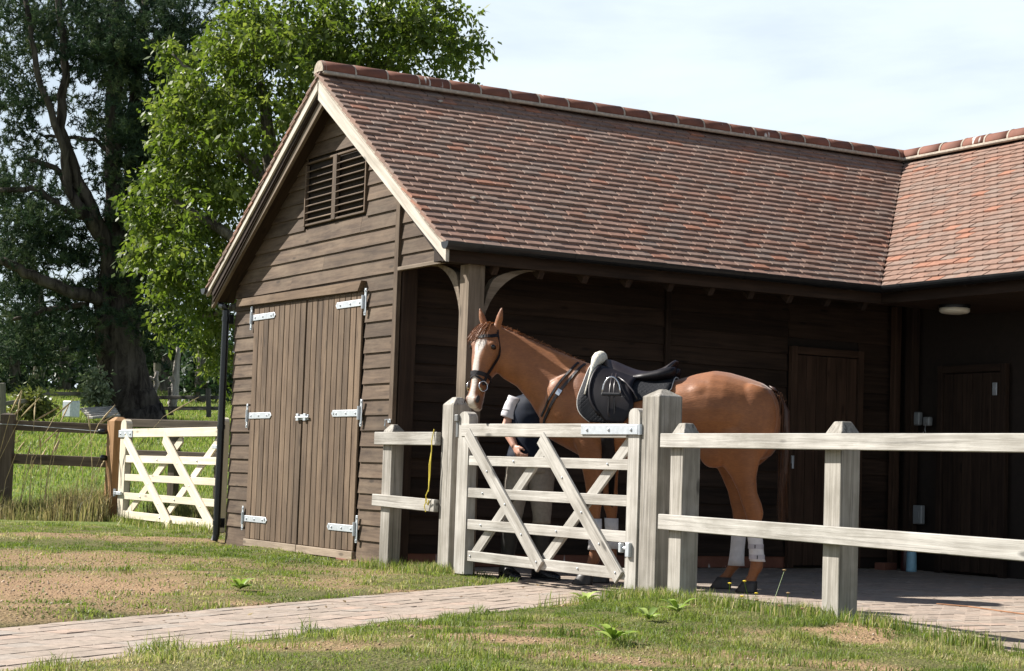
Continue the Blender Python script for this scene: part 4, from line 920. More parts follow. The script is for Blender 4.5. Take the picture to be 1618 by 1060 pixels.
pc = px_lobes(plobes, DP, 3.2, 12.0) + px_lobes([(150, 120, 190, 170, 0.35), (210, 330, 70, 200, 0.9), (60, 420, 110, 120, 0.8), (230, 150, 90, 150, 0.7), (150, 250, 50, 60, 0.25)], DP + 1.2, 2.6, 7.0)
GAPS = [(99, 207, 15, 24), (113, 264, 12, 15), (122, 141, 10, 9), (61, 94, 10, 8), (90, 278, 9, 7), (151, 320, 8, 15), (112, 438, 12, 10), (72, 474, 18, 9), (217, 467, 6, 8), (231, 156, 7, 8), (140, 250, 10, 20), (222, 120, 6, 12), (150, 150, 8, 14), (245, 60, 5, 6)]
def to_px(p):
    d = p - CAM; z = d.dot(F_); return 809 + 2929.8 * d.dot(R_) / z, 530 - 2929.8 * d.dot(U_) / z
def holed(P, grow_):
    out = []
    for p in P:
        x_, y_ = to_px(p)
        if not any(((x_ - a) / (c + grow_)) ** 2 + ((y_ - b_) / (d + grow_)) ** 2 < 1 for a, b_, c, d in GAPS): out.append(p)
    return out
pc = holed(pc, 7)
def needles(name, centers, per, nl, nw, spread, mat, parent, seed):
    g = np.random.default_rng(seed); C = np.array([tuple(c) for c in centers]); tft = 7
    n = len(C) * tft; k = np.repeat(np.arange(len(C)), tft); T = C[k] + g.normal(size=(n, 3)) * spread * np.array([1, 1, 0.30])
    ax = g.normal(size=(n, 3)) * 0.7; ax[:, 2] += 0.55; ax /= np.linalg.norm(ax, axis=1, keepdims=True)
    m_ = n * per; kk = np.repeat(np.arange(n), per); d = ax[kk] * 0.75 + g.normal(size=(m_, 3)) * 0.6; d /= np.linalg.norm(d, axis=1, keepdims=True)
    sdv = np.cross(d, g.normal(size=(m_, 3))); sdv /= np.linalg.norm(sdv, axis=1, keepdims=True)
    b0 = T[kk] + ax[kk] * g.uniform(-0.12, 0.12, m_)[:, None]; L_ = nl * g.uniform(0.7, 1.2, m_)[:, None]
    V = np.stack([b0 - sdv * nw, b0 + sdv * nw, b0 + d * L_], 1).reshape(-1, 3)
    r = np.clip(0.7 * g.random(len(C))[k][kk] + 0.3 * g.random(m_), 0, 1)
    return np_mesh(name, V, np.arange(m_ * 3).reshape(m_, 3), mat, parent, {'rnd': np.repeat(r, 3)})
needles('crown', pc, 28, 0.125, 0.013, 0.26, M_NEEDLE, pine, 3)
# --- broadleaf tree behind the store
DT = 28.0
tb = at(470, 640, DT); tb.z = float(gz(np.array([tb.x]), np.array([tb.y]))[0])
tree = thing('broadleaf_tree', 'bright green broadleaf tree spreading behind the store gable', 'tree', tb)
tl = [(320, 110, 80, 65, 1.2), (285, 180, 55, 60, 1.0), (390, 60, 60, 60, 1.1), (440, 110, 100, 110, 1.1), (350, 210, 100, 80, 1.2), (255, 310, 60, 60, 1.1), (310, 300, 80, 80, 1.2), (400, 250, 90, 90, 1.0), (240, 390, 45, 45, 1.0), (300, 400, 75, 70, 1.2), (345, 450, 45, 60, 1.0), (270, 460, 45, 45, 1.1), (320, 510, 50, 45, 1.1), (280, 520, 25, 20, 1.0), (350, 560, 28, 32, 1.0),
      (500, 40, 80, 60, 0.9), (560, 70, 70, 60, 1.1), (620, 60, 60, 70, 0.9), (660, 20, 60, 45, 1.0), (690, 80, 60, 50, 1.1), (735, 75, 32, 30, 1.0), (735, 115, 35, 18, 0.9), (725, 15, 28, 16, 0.8), (772, 132, 20, 7, 1.6), (600, 110, 90, 40, 1.0), (480, -30, 120, 40, 0.6), (480, 180, 60, 60, 0.8), (560, 140, 70, 50, 0.8), (600, -30, 120, 40, 0.5)]
tcn = [p for p in px_lobes(tl, DT, 1.9, 18.0) if mnoise.noise(p * 0.95) + 0.5 * mnoise.noise(p * 2.1) > -0.22]
leaf_cloud('crown', tcn, 30, 0.27, 0.105, 0.060, M_LEAF, tree, 0.55, 5)
limbs(tree, 'trunk', [[(470, 668, 0, 0.30), (468, 560, 0, 0.25), (455, 430, 0, 0.20), (430, 300, 0, 0.14), (420, 180, 0, 0.09), (400, 60, 0, 0.04)], [(462, 480, 0, 0.15), (400, 400, -.3, 0.10), (330, 350, -.6, 0.07), (265, 310, -.6, 0.03)],
    [(455, 430, 0, 0.14), (520, 280, .2, 0.1), (570, 150, .2, 0.07), (640, 60, .2, 0.04), (690, 20, .2, 0.02)], [(430, 300, 0, .09), (360, 220, -.4, .06), (310, 120, -.4, .03)], [(570, 150, .2, 0.05), (640, 105, .1, 0.025), (700, 90, 0, 0.010)], [(462, 480, 0, .1), (390, 480, -.4, .06), (320, 500, -.6, .03)], [(310, 120, -.4, .03), (272, 85, -.4, .012)], [(640, 60, .2, .03), (720, 70, .2, .012)]], DT, M_BARK2)
# --- background trees and shrubs beyond the paddock
bgs = [(20, 560, 75, 75, 58, 'dark conifer low on the left edge behind the paddock fence', 'N'), (100, 545, 75, 80, 60, 'dark green bushy tree between the left edge and the pine trunk', 'L'), (262, 540, 45, 75, 62, 'dark tree just right of the pine trunk', 'N'), (318, 560, 45, 70, 56, 'dull green tree hidden behind the bright tree\'s lowest leaves', 'L'),
       (-60, 380, 90, 200, 64, 'tall dark tree cut by the left edge of the view', 'N'), (165, 580, 40, 50, 66, 'blue green tree far behind the pine trunk', 'L'), (60, 460, 90, 60, 68, 'far dark tree behind the pine\'s lower limbs', 'N'), (250, 440, 60, 70, 70, 'far dark tree between the pine and the bright green tree', 'N')]
for i, (cx, cy, rx, ry, D, lab, kind) in enumerate(bgs):
    base = at(cx, 650, D); base.z = float(gz(np.array([base.x]), np.array([base.y]))[0])
    t = thing('conifer_tree' if kind == 'N' else 'bushy_tree', lab, 'tree', base, 'trees beyond the paddock')
    lob = [(cx, cy, rx * 0.8, ry * 0.8, 1.0)] + [(cx + random.uniform(-.7, .7) * rx, cy + random.uniform(-.7, .8) * ry, rx * 0.4, ry * 0.3, 1.0) for _ in range(7)]
    ctr = holed(px_lobes(lob, D, 2.2, 5.0), 10)
    if kind == 'N': needles('crown', ctr, 10, 0.36, 0.034, 0.45, M_NEEDLE, t, 20 + i)
    else: leaf_cloud('crown', ctr, 26, 0.7, 0.20, 0.12, M_LEAFD, t, 0.3, 30 + i)
    limbs(t, 'trunk', [[(cx, 665, 0, 0.25), (cx + 3, cy + ry * 0.5, 0, 0.2), (cx, cy - ry * 0.3, 0, 0.08)]], D, M_BARK2, 3)
# the wood closing the view behind the paddock, one dark mass
wl = []
for k in range(46):
    wl.append((-70 + k * 10.5 + random.uniform(-8, 8), 590 + random.uniform(-70, 40), random.uniform(22, 40), random.uniform(28, 46), 1.0))
wd = leaf_cloud('woodland', px_lobes(wl, 76, 4.0, 11.0), 22, 0.95, 0.34, 0.22, M_LEAFD, None, 0.3, 77); tag(wd, kind='stuff')
# pale leaved bush by the trunk, yellow green bush at left
for (cx, cy, rx, ry, D, lab, ms) in ((152, 612, 17, 36, 44.0, 'pale grey green leafy bush against the left side of the pine trunk', [(0, (0.08, 0.11, 0.055)), (0.5, (0.15, 0.19, 0.10)), (1, (0.30, 0.34, 0.22))]), (48, 636, 32, 20, 42.0, 'yellow green low bush by the paddock fence at the left', [(0, (0.06, 0.085, 0.02)), (0.6, (0.12, 0.14, 0.035)), (1, (0.22, 0.21, 0.06))])):
    base = at(cx, cy + ry, D); t = thing('bush', lab, 'bush', base)
    leaf_cloud('leaves', px_lobes([(cx, cy, rx, ry, 1.0), (cx + 4, cy + 10, rx, ry * 0.6, 1.0)], D, 0.8, 70), 18, 0.26, 0.12, 0.08, leaf_mat('bush_leaves', ms, 0.25), t, 0.2, 50 + int(cx))
    limbs(t, 'stem', [[(cx, cy + ry + 3, 0, 0.05), (cx + 2, cy, 0, 0.03), (cx - 4, cy - ry * 0.6, 0, 0.015)], [(cx, cy + ry + 3, 0, 0.04), (cx + 9, cy + 4, 0, 0.02)]], D, M_BARK2, 3)
# bleached dead saplings
M_BLEACH = bark('bleached_wood', (0.30, 0.27, 0.24), (0.55, 0.51, 0.46), 12)
t = tag(limbs(None, 'dead_tree', [[(274, 650, 0, 0.13), (276, 610, 0, 0.10), (279, 580, 0, 0.08), (281, 548, 0, 0.05)], [(277, 605, 0, 0.07), (271, 598, 0, 0.06), (268, 595, 0, 0.05)]], 46, M_BLEACH, 3), 'bleached bare trunk standing right of the pine, beyond the paddock fence', 'dead tree')
t = tag(limbs(None, 'dead_tree', [[(243, 642, 0, 0.07), (246, 604, 0, 0.06), (248, 586, 0, 0.05)], [(247, 600, 0, 0.05), (238, 598, 0, 0.04), (228, 600, 0, 0.03)]], 46, M_BLEACH, 3), 'short bleached forked stump close to the right side of the pine trunk', 'dead tree')
# far paddock fence
ff = thing('paddock_fence', 'thin grey post and rail fence running across the far paddock', 'fence', at(66, 655, 43))
for px, y0, y1, D in ((5, 605, 668, 40), (66, 618, 658, 43), (236, 612, 650, 46), (270, 612, 652, 46), (330, 614, 655, 45)):
    beam('post', at(px, y1 + 4, D), at(px - 1, y0, D), RH.to_3d(), 0.11, 0.11, M_FAR, ff, 0.01)
for (xa, xb, y, D0, D1) in ((5, 66, 630, 40, 43), (66, 175, 622, 43, 45), (225, 350, 628, 46, 45), (225, 350, 645, 46, 45)):
    beam('rail', at(xa, y + (8 if xa == 5 else 0), D0), at(xb, y, D1), (0, 0, 1), 0.09, 0.05, M_FAR, ff, 0.01)
# white box and stacked planks beside the trunk
pbx = at(112, 655, 41)
tag(box('trough', 0.30, 0.26, 0.36, Matrix.Translation(pbx + Vector((0, 0, 0.12))) @ Matrix.Rotation(0.5, 4, 'Z'), plain('white_box_paint', (0.62, 0.66, 0.68), 0.5), None, 0.02), 'small white box on the grass left of the pale bush', 'box')
lg = thing('timber_stack', 'low stack of grey sawn planks lying at the foot of the pine', 'timber stack', at(160, 658, 43))
for k in range(5):
    a_ = at(142 - 3 * k, 660 - 3.4 * k, 42.6 + 0.2 * k); b_ = at(186 - 2 * k, 656 - 3.2 * k, 43.2 + 0.2 * k)
    beam('plank', a_, b_, (0, 0, 1), 0.06, 0.22, M_GREY, lg, 0.01)

# ------------------------------------------------------------------ grass
def blades(name, x, y, z, h, w_, mat, seed, lean=0.5, nseg=2, rnd=None, parent=None):
    g = np.random.default_rng(seed); n = len(x); a = g.uniform(0, 2 * PI, n); ux, uy = np.cos(a), np.sin(a)
    la = g.uniform(0, 2 * PI, n); lx, ly = np.cos(la), np.sin(la); le = np.abs(g.normal(0, lean, n))
    B = np.stack([x, y, z], 1); U = np.stack([ux, uy, 0 * ux], 1); Ld = np.stack([lx, ly, 0 * lx], 1); Z = np.array([0, 0, 1.0])
    m1 = B + (Z * 0.55 + Ld * (le * 0.25)[:, None]) * h[:, None]; tip = B + (Z * (1.0 - 0.35 * np.clip(le, 0, 1.4))[:, None] + Ld * le[:, None]) * h[:, None]
    W2 = U * (w_ * 0.5)[:, None]
    V = np.stack([B - W2, B + W2, m1 + W2 * 0.8, m1 - W2 * 0.8, tip], 1).reshape(-1, 3); o = np.arange(n)[:, None] * 5
    T = np.concatenate([o + [0, 1, 2], o + [0, 2, 3], o + [3, 2, 4]], 0)
    r = g.random(n) if rnd is None else np.clip(rnd + g.normal(0, 0.16, n), 0, 1)
    ob = np_mesh(name, V, T, mat, parent, {'rnd': np.repeat(r, 5)}); tag(ob, kind='stuff'); return ob
M_GRASS = leaf_mat('lawn_grass', [(0, (0.080, 0.122, 0.024)), (0.45, (0.148, 0.198, 0.040)), (0.72, (0.225, 0.250, 0.072)), (0.86, (0.34, 0.30, 0.145)), (1, (0.47, 0.41, 0.24))], 0.40, 0.55)
M_DRY = leaf_mat('dry_grass', [(0, (0.08, 0.11, 0.03)), (0.35, (0.16, 0.17, 0.06)), (0.7, (0.34, 0.28, 0.14)), (1, (0.50, 0.42, 0.25))], 0.35, 0.6)
M_FIELD = leaf_mat('field_grass', [(0, (0.11, 0.17, 0.03)), (0.6, (0.18, 0.24, 0.055)), (1, (0.30, 0.28, 0.11))], 0.4, 0.55)
def scatter(n, d0, d1, s0=-0.31, s1=0.31):
    """even over the ground between two depths inside the view"""
    D = np.sqrt(rng.uniform(d0 ** 2, d1 ** 2, n)); S = rng.uniform(s0, s1, n) * D; x, y = XY(D, S); return x, y, D, S
def lawn(name, n, d0, d1, hmin, hmax, wmm, seed, keep=None, dens=0.5):
    x, y, D, S = scatter(n, d0, d1)
    pv = paved(x, y); bb = bare(x, y); cl = vnoise(x, y, 0.11, 11) * 0.6 + vnoise(x, y, 0.35, 12) * 0.4
    ok = (pv < 0.035 * vnoise(x, y, 0.15, 9) ** 1) & (rng.random(n) > bb * 0.96) & (rng.random(n) < np.clip((cl - 0.16) * 2.6, 0.10, 1))
    ok &= ~((x > O_ - 0.03) & (y > -1.3) & (y < 2.25))
    if keep is not None: ok &= keep(x, y)
    x, y, cl, D, pv = x[ok], y[ok], cl[ok], D[ok], pv[ok]
    tuft = vnoise(x, y, 0.16, 15); edge = np.exp(-(pv / 0.10) ** 2)
    h = (hmin + (hmax - hmin) * np.clip(tuft * 1.35 - 0.25, 0, 1.1) ** 2.0) * rng.uniform(0.6, 1.25, len(x)) * (1 + 0.6 * edge)
    w_ = wmm * rng.uniform(0.7, 1.3, len(x))
    yel = np.clip(0.42 + 0.75 * (vnoise(x, y, 0.5, 21) - 0.5) + 0.5 * (vnoise(x, y, 0.12, 22) - 0.5), 0, 1)
    return blades(name, x, y, gz(x, y) - 0.004, h, w_, M_GRASS, seed, 0.95, rnd=yel)
front = lambda x, y: path_uv(x, y)[1] > PW * 0.5
back = lambda x, y: path_uv(x, y)[1] <= PW * 0.5
lawn('grass', 300000, 6.2, 12.6, 0.011, 0.066, 0.0038, 41, front)
lawn('grass', 330000, 8.6, 21.5, 0.012, 0.048, 0.0062, 42, back)
# taller fringe round post feet and walls
def fringe(pts, n, r, h, seed, mat=None, w_=0.005, rnd=None):
    i = rng.integers(0, len(pts), n); P = np.array(pts)[i]; x = P[:, 0] + rng.normal(0, r, n); y = P[:, 1] + rng.normal(0, r, n)
    ok = (paved(x, y) < 0.06) & ~((x > O_ - 0.03) & (y > -1.3) & (y < 2.25)); x, y = x[ok], y[ok]
    return blades('grass', x, y, gz(x, y) - 0.004, h * rng.uniform(0.5, 1.3, len(x)), np.full(len(x), w_), mat or M_GRASS, seed, 0.45, rnd=rnd)
fringe([(0.10, -1.40), (0.12, -1.9), (0.1, -2.3), (0.12, -2.2), (0.17, -4.6), (0.18, -4.8), (0.15, -5.0), (0.14, -5.2), (0.04, -6.7), (0.05, -6.5), (0.1, -5.6), (0.08, -6.0), (0.0, -7.2), (-0.05, -7.8)], 6500, 0.11, 0.085, 43)
# field beyond the gates
x, y, D, S = scatter(120000, 22.4, 62, -0.31, -0.10)
ok = ~((x > 0.2) & (y < 2.3)); x, y, D = x[ok], y[ok], D[ok]
blades('grass', x, y, gz(x, y) - 0.01, rng.uniform(0.05, 0.13, len(x)) * (D / 32), 0.018 * (D / 32), M_FIELD, 44, 0.5)
# rough dry grass under the left fences
n = 17000; t_ = rng.uniform(-0.05, 3.2, n); off = rng.normal(0.1, 0.42, n)
fx_ = q0.x + rl.x * 1.3 * t_ + 0.50 * off; fy_ = q0.y + rl.y * 1.3 * t_ + 0.86 * off
blades('long_grass', fx_, fy_, gz(fx_, fy_) - 0.01, rng.uniform(0.14, 0.62, n) * np.clip(0.35 + 0.75 * vnoise(fx_, fy_, 0.5, 31), 0.3, 1.1) * np.clip(1.0 - np.abs(off) * 0.35, .3, 1), np.full(n, 0.008), M_DRY, 45, 0.38, rnd=np.clip(0.5 + 0.8 * (vnoise(fx_, fy_, 0.4, 33) - .5), 0, 1))
n = 9000; yy = rng.uniform(4.3, 7.8, n); xx = 1.35 + np.abs(rng.normal(0, 0.55, n))
blades('long_grass', xx, yy, gz(xx, yy) - 0.01, rng.uniform(0.08, 0.42, n), np.full(n, 0.008), M_DRY, 46, 0.4, rnd=np.clip(0.25 + 0.6 * (vnoise(xx, yy, 0.5, 35) - .5), 0, 1))
n = 2600; yy = rng.uniform(4.3, 8.3, n); xx = 0.95 + rng.normal(0, 0.08, n)
blades('grass', xx, yy, gz(xx, yy) - 0.01, rng.uniform(0.04, 0.14, n), np.full(n, 0.007), M_GRASS, 47, 0.5)
# tall seed heads by the left fence
sh_ = MB()
for _ in range(46):
    t0 = random.uniform(0.0, 2.0); o0 = random.gauss(-0.05, 0.15); b0 = q0 + rl * 1.3 * t0 + Vector((0.5, 0.86, 0)) * o0; b0.z = 0
    h = random.uniform(0.7, 1.55); l = Vector((random.gauss(0.12, 0.22), random.gauss(0, 0.2), 0)); P = [b0, b0 + Vector((0, 0, h * 0.5)) + l * 0.25 * h, b0 + Vector((0, 0, h * 0.85)) + l * 0.7 * h, b0 + Vector((0, 0, h)) + l * 1.1 * h]
    sh_.tube(P, [0.005, 0.004, 0.004, 0.003], 4); e = P[-1]; dr = (P[-1] - P[-2]).normalized(); sh_.tube([P[-2] + dr * 0.02, (P[-2] + e) / 2, e + dr * 0.05], [0.004, 0.013, 0.003], 5)
tag(sh_.build('seed_heads', plain('straw_stem', (0.42, 0.33, 0.18), 0.9, 0, 0.3)), kind='stuff')
# grit and small stones on the bare patches
gx, gy, gD, gS = scatter(60000, 6.2, 20); ok = (bare(gx, gy) > rng.random(60000) * 1.3 + 0.15) & (paved(gx, gy) < -0.02) & ~((gx > 0.2) & (gy > -1.3) & (gy < 2.3)); gx, gy = gx[ok][:9000], gy[ok][:9000]; n = len(gx)
oc = np.array([(1, 0, 0), (0, 1, 0), (-1, 0, 0), (0, -1, 0), (0, 0, 0.8), (0, 0, -0.8)]); of = np.array([(0, 1, 4), (1, 2, 4), (2, 3, 4), (3, 0, 4), (1, 0, 5), (2, 1, 5), (3, 2, 5), (0, 3, 5)])
sz = rng.lognormal(-5.5, 0.45, n); a_ = rng.uniform(0, 6.28, n); V = oc[None] * sz[:, None, None] * rng.uniform(0.6, 1.4, (n, 6, 1)); ca_, sa_ = np.cos(a_), np.sin(a_)
V = np.stack([V[..., 0] * ca_[:, None] - V[..., 1] * sa_[:, None] + gx[:, None], V[..., 0] * sa_[:, None] + V[..., 1] * ca_[:, None] + gy[:, None], V[..., 2] + gz(gx, gy)[:, None] + 0.002], -1).reshape(-1, 3)
M_GRIT = tile_mat('grit', [(0, (0.16, 0.10, 0.06)), (0.5, (0.33, 0.23, 0.14)), (1, (0.52, 0.42, 0.31))], True, 0.9)
tag(np_mesh('gravel', V, (np.arange(n)[:, None, None] * 6 + of[None]).reshape(-1, 3), M_GRIT, None, {'rnd': np.repeat(rng.random(n), 6)}), kind='stuff')

# ------------------------------------------------------------------ the horse: its own frame, a = towards the head, l = its left side, z = up
HO = Vector((1.60, -4.05, 0.0)); HD = Vector((-1, 1, 0)) / math.sqrt(2); HN = Vector((-1, -1, 0)) / math.sqrt(2)
HM = Matrix(((HD.x, HN.x, 0, HO.x), (HD.y, HN.y, 0, HO.y), (0, 0, 1, 0), (0, 0, 0, 1)))
def ring(c, up, side, hu, hd, w_, n=24, p=2.0):
    """oval ring: up/side unit vectors, hu up, hd down, w_ half width"""
    out = []
    for k in range(n):
        a = 2 * PI * k / n; s, co = math.sin(a), math.cos(a)
        ss = math.copysign(abs(s) ** (2 / p), s); cc = math.copysign(abs(co) ** (2 / p), co)
        out.append(c + side * (w_ * ss) + up * ((hu if cc > 0 else hd) * cc))
    return out
LZ = Vector((0, 0, 1)); LL = Vector((0, 1, 0))
hb_ = MB()
# barrel: a, top, bottom, half width, height of the widest point
BODY = [(-0.165, 1.22, 1.10, 0.04, 1.17), (-0.145, 1.31, 1.00, 0.115, 1.16), (-0.10, 1.385, 0.93, 0.18, 1.17), (-0.03, 1.432, 0.90, 0.235, 1.19), (0.08, 1.468, 0.91, 0.272, 1.21), (0.20, 1.500, 0.93, 0.288, 1.24), (0.30, 1.512, 0.945, 0.290, 1.24),
        (0.42, 1.488, 0.935, 0.283, 1.22), (0.55, 1.448, 0.915, 0.280, 1.20), (0.70, 1.425, 0.89, 0.288, 1.17), (0.85, 1.437, 0.865, 0.285, 1.15), (1.0, 1.480, 0.85, 0.270, 1.14), (1.12, 1.535, 0.86, 0.245, 1.15), (1.24, 1.552, 0.89, 0.222, 1.17), (1.36, 1.53, 0.95, 0.19, 1.18), (1.46, 1.44, 1.00, 0.15, 1.17), (1.53, 1.30, 1.06, 0.085, 1.17)]
hb_.loft([ring(Vector((a, 0, zc)), LZ, LL, t - zc, zc - b_, w_, p=2.15) for a, t, b_, w_, zc in BODY])
def slanted(pa, pb, l, w_, p=2.0):
    pa, pb = Vector((pa[0], l, pa[1])), Vector((pb[0], l, pb[1])); c = (pa + pb) / 2; u = (pa - pb); h = u.length / 2
    return ring(c, u.normalized(), LL, h, h, w_, p=p)
hb_.loft([slanted((1.10, 1.53), (1.40, 0.98), 0, 0.17), slanted((1.22, 1.555), (1.47, 1.05), 0, 0.150), slanted((1.36, 1.605), (1.545, 1.145), 0, 0.116), slanted((1.53, 1.672), (1.625, 1.265), 0.0, 0.090), slanted((1.70, 1.742), (1.722, 1.37), 0.0, 0.078), slanted((1.83, 1.793), (1.825, 1.425), 0.005, 0.074), slanted((1.925, 1.800), (1.90, 1.50), 0.015, 0.068)])
# head
YAW = math.radians(64); hv = Vector((math.cos(YAW), math.sin(YAW), 0)); hl = Vector((-hv.y, hv.x, 0))
HA = (hv * 0.27 - LZ * 0.963).normalized(); HF = (hv * 0.963 + LZ * 0.27).normalized(); HP = Vector((1.925, 0.015, 1.775))
HEAD = [(-0.03, 0.030, 0.05, 0.045), (0.0, 0.055, 0.09, 0.066), (0.06, 0.078, 0.135, 0.088), (0.12, 0.084, 0.165, 0.102), (0.17, 0.084, 0.172, 0.103), (0.23, 0.080, 0.160, 0.094), (0.29, 0.072, 0.130, 0.078), (0.36, 0.062, 0.088, 0.062), (0.43, 0.054, 0.066, 0.053), (0.49, 0.052, 0.060, 0.056), (0.535, 0.050, 0.062, 0.060), (0.572, 0.036, 0.056, 0.052), (0.592, 0.012, 0.038, 0.034)]
hb_.loft([ring(HP + HA * t, HF, hl, f_, b_, w_, p=2.3) for t, f_, b_, w_ in HEAD])
def blob(c, rx, ry, rz, rot=0):
    n = 10; R3 = Matrix.Rotation(rot, 3, 'Y'); rings = []
    for i in range(1, n):
        a = PI * i / n; rings.append([Vector(c) + R3 @ Vector((rx * math.sin(a) * math.cos(2 * PI * k / 16), ry * math.sin(a) * math.sin(2 * PI * k / 16), rz * math.cos(a))) for k in range(16)])
    hb_.loft(rings)
for s in (1, -1):
    blob((1.30, s * 0.135, 1.22), 0.15, 0.085, 0.24, 0.5)      # shoulder
    blob((1.13, s * 0.165, 1.02), 0.12, 0.06, 0.13, 0)         # elbow
    blob((0.05, s * 0.155, 1.13), 0.20, 0.115, 0.30, -0.25)    # quarters
    blob((0.36, s * 0.195, 1.33), 0.13, 0.075, 0.085, 0)         # point of hip
    blob((0.27, s * 0.18, 0.96), 0.11, 0.075, 0.13, 0)         # stifle
    blob(HP + HA * 0.13 + hl * (s * 0.082) + HF * 0.035, 0.035, 0.035, 0.035)   # brow
    blob(HP + HA * 0.19 + hl * (s * 0.066) - HF * 0.09, 0.06, 0.045, 0.075)     # cheek
    blob(HP + HA * 0.535 + hl * (s * 0.040) + HF * 0.025, 0.028, 0.028, 0.03)   # nostril wing
blob(HP + HA * 0.575 - HF * 0.045, 0.035, 0.04, 0.028)         # chin
def leg(pts, l_of):
    hb_.loft([ring(Vector((a, l, z)), Vector((1, 0, 0)), LL, ra, ra, rl) for a, l, z, ra, rl in pts])
LH = [(0.10, .15, 1.10, .20, .12), (0.125, .165, 0.98, .185, .105), (0.095, .17, 0.88, .135, .085), (0.065, .17, 0.78, .088, .066), (0.035, .17, 0.68, .066, .052), (0.005, .17, 0.60, .070, .047), (-0.015, .17, 0.54, .066, .045), (-0.015, .17, 0.47, .046, .038), (-0.025, .17, 0.38, .038, .031), (-0.037, .17, 0.27, .037, .030), (-0.04, .17, 0.20, .046, .037), (-0.035, .17, 0.165, .047, .038), (-0.012, .17, 0.115, .037, .034), (0.008, .17, 0.075, .046, .042), (0.010, .17, 0.062, .05, .046)]
leg(LH, 0)
RH_ = [(0.12, -.15, 1.10, .20, .12), (0.17, -.165, 0.98, .18, .105), (0.19, -.17, 0.88, .130, .085), (0.180, -.17, 0.78, .085, .066), (0.155, -.17, 0.68, .064, .052), (0.130, -.17, 0.60, .070, .047), (0.120, -.17, 0.54, .064, .045), (0.130, -.17, 0.47, .046, .038), (0.135, -.17, 0.38, .038, .031), (0.142, -.17, 0.27, .037, .030), (0.148, -.17, 0.20, .046, .037), (0.158, -.17, 0.165, .047, .038), (0.195, -.17, 0.115, .038, .034), (0.228, -.17, 0.075, .046, .042), (0.232, -.17, 0.062, .05, .046)]
leg(RH_, 0)
def foreleg(da, l, fwd):
    leg([(1.17 + da, l * 0.85, 1.10, .13, .075), (1.14 + da, l * 0.95, 0.98, .115, .07), (1.125 + da, l, 0.88, .088, .06), (1.115 + da, l, 0.76, .066, .05), (1.105 + da, l, 0.66, .055, .045), (1.10 + da, l, 0.59, .056, .046), (1.098 + da, l, 0.54, .053, .044), (1.09 + da, l, 0.48, .040, .034), (1.085 + da, l, 0.38, .036, .029), (1.083 + da, l, 0.27, .035, .029), (1.083 + da, l, 0.20, .044, .036), (1.09 + da, l, 0.165, .046, .038), (1.118 + da, l, 0.115, .038, .034), (1.142 + da, l, 0.075, .047, .042), (1.146 + da, l, 0.062, .05, .046)], 0)
foreleg(0.0, 0.165, 0); foreleg(-0.05, -0.165, 0)
# ears
def ear(s, tilt):
    base = HP + LZ * 0.02 + hl * (s * 0.060) - HF * 0.005; d = (LZ * 1.0 + hl * (s * 0.28) + hv * tilt).normalized(); sd_ = hl; fr = d.cross(sd_).normalized()
    hb_.loft([ring(base + d * t, fr, sd_, r * 0.65, r * 0.65, r) for t, r in ((-0.02, .03), (0.02, .031), (0.055, .034), (0.09, .029), (0.125, .019), (0.15, .011))])
ear(1, 0.05); ear(-1, 0.15)
def remeshed(mb, vox, it, fac=0.5):
    me = bpy.data.meshes.new('tmp'); me.from_pydata(mb.V, [], mb.F); o = bpy.data.objects.new('tmp', me); COL.objects.link(o)
    r = o.modifiers.new('r', 'REMESH'); r.mode = 'VOXEL'; r.voxel_size = vox; r.adaptivity = 0
    s_ = o.modifiers.new('s', 'SMOOTH'); s_.iterations = it; s_.factor = fac
    dg = bpy.context.evaluated_depsgraph_get(); ev = o.evaluated_get(dg); out = bpy.data.meshes.new_from_object(ev); bpy.data.objects.remove(o); bpy.data.meshes.remove(me); return out
hme = remeshed(hb_, 0.0115, 9); smooth(hme)
HV = [Vector(v.co) for v in hme.vertices]
# coat markings stored per vertex: blaze, dark points
wh = []; dk = []
for v in HV:
    r = v - HP; t = r.dot(HA); lat = r.dot(hl); f_ = r.dot(HF); m_ = 0.0; d_ = 0.0
    if -0.06 < t < 0.64 and abs(lat) < 0.2 and r.length < 0.7:
        wd = 0.028 + 0.018 * math.exp(-((t - 0.14) / 0.06) ** 2) + 0.008 * math.sin(t * 23) - 0.010 * math.exp(-((t - 0.36) / 0.07) ** 2) + 0.004 * math.exp(-((t - 0.55) / 0.05) ** 2)
        if f_ > 0.0 and t > 0.085: m_ = max(0, min(1, (wd - abs(lat - 0.004 * math.sin(t * 17))) / 0.014 + 0.5)) * max(0, min(1, (t - 0.085) / 0.04))
        if t > 0.50 : d_ = 0.8 * max(0, min(1, (t - 0.47) / 0.07)) * (1 - m_)
        if t > 0.565 and abs(lat) < 0.03 and f_ < 0.03: m_ = max(m_, 0.5)
    if v.z < 0.62 and r.length > 0.9: d_ = max(d_, 0.25 * (0.62 - v.z) / 0.62)
    if v.z < 0.085 and v.x < 0.2 and v.y > 0: pass
    wh.append(m_); dk.append(d_)
for nme, vals in (('white', wh), ('dark', dk)):
    at_ = hme.attributes.new(nme, 'FLOAT', 'POINT'); at_.data.foreach_set('value', vals)
m, nt, b = nmat('chestnut_coat'); L = nt.links
tc = nt.nodes.new('ShaderNodeTexCoord'); n1 = N(nt, 'ShaderNodeTexNoise', Scale=4.0, Detail=7, Roughness=0.65); L.new(tc.outputs['Object'], n1.inputs['Vector'])
mp = N(nt, 'ShaderNodeMapping', Scale=(35, 90, 140)); L.new(tc.outputs['Object'], mp.inputs[0]); n2 = N(nt, 'ShaderNodeTexNoise', Scale=1.0, Detail=2); L.new(mp.outputs[0], n2.inputs['Vector'])
r = ramp(nt, n1.outputs['Fac'], [(0.3, (0.165, 0.055, 0.016)), (0.7, (0.300, 0.112, 0.034))])
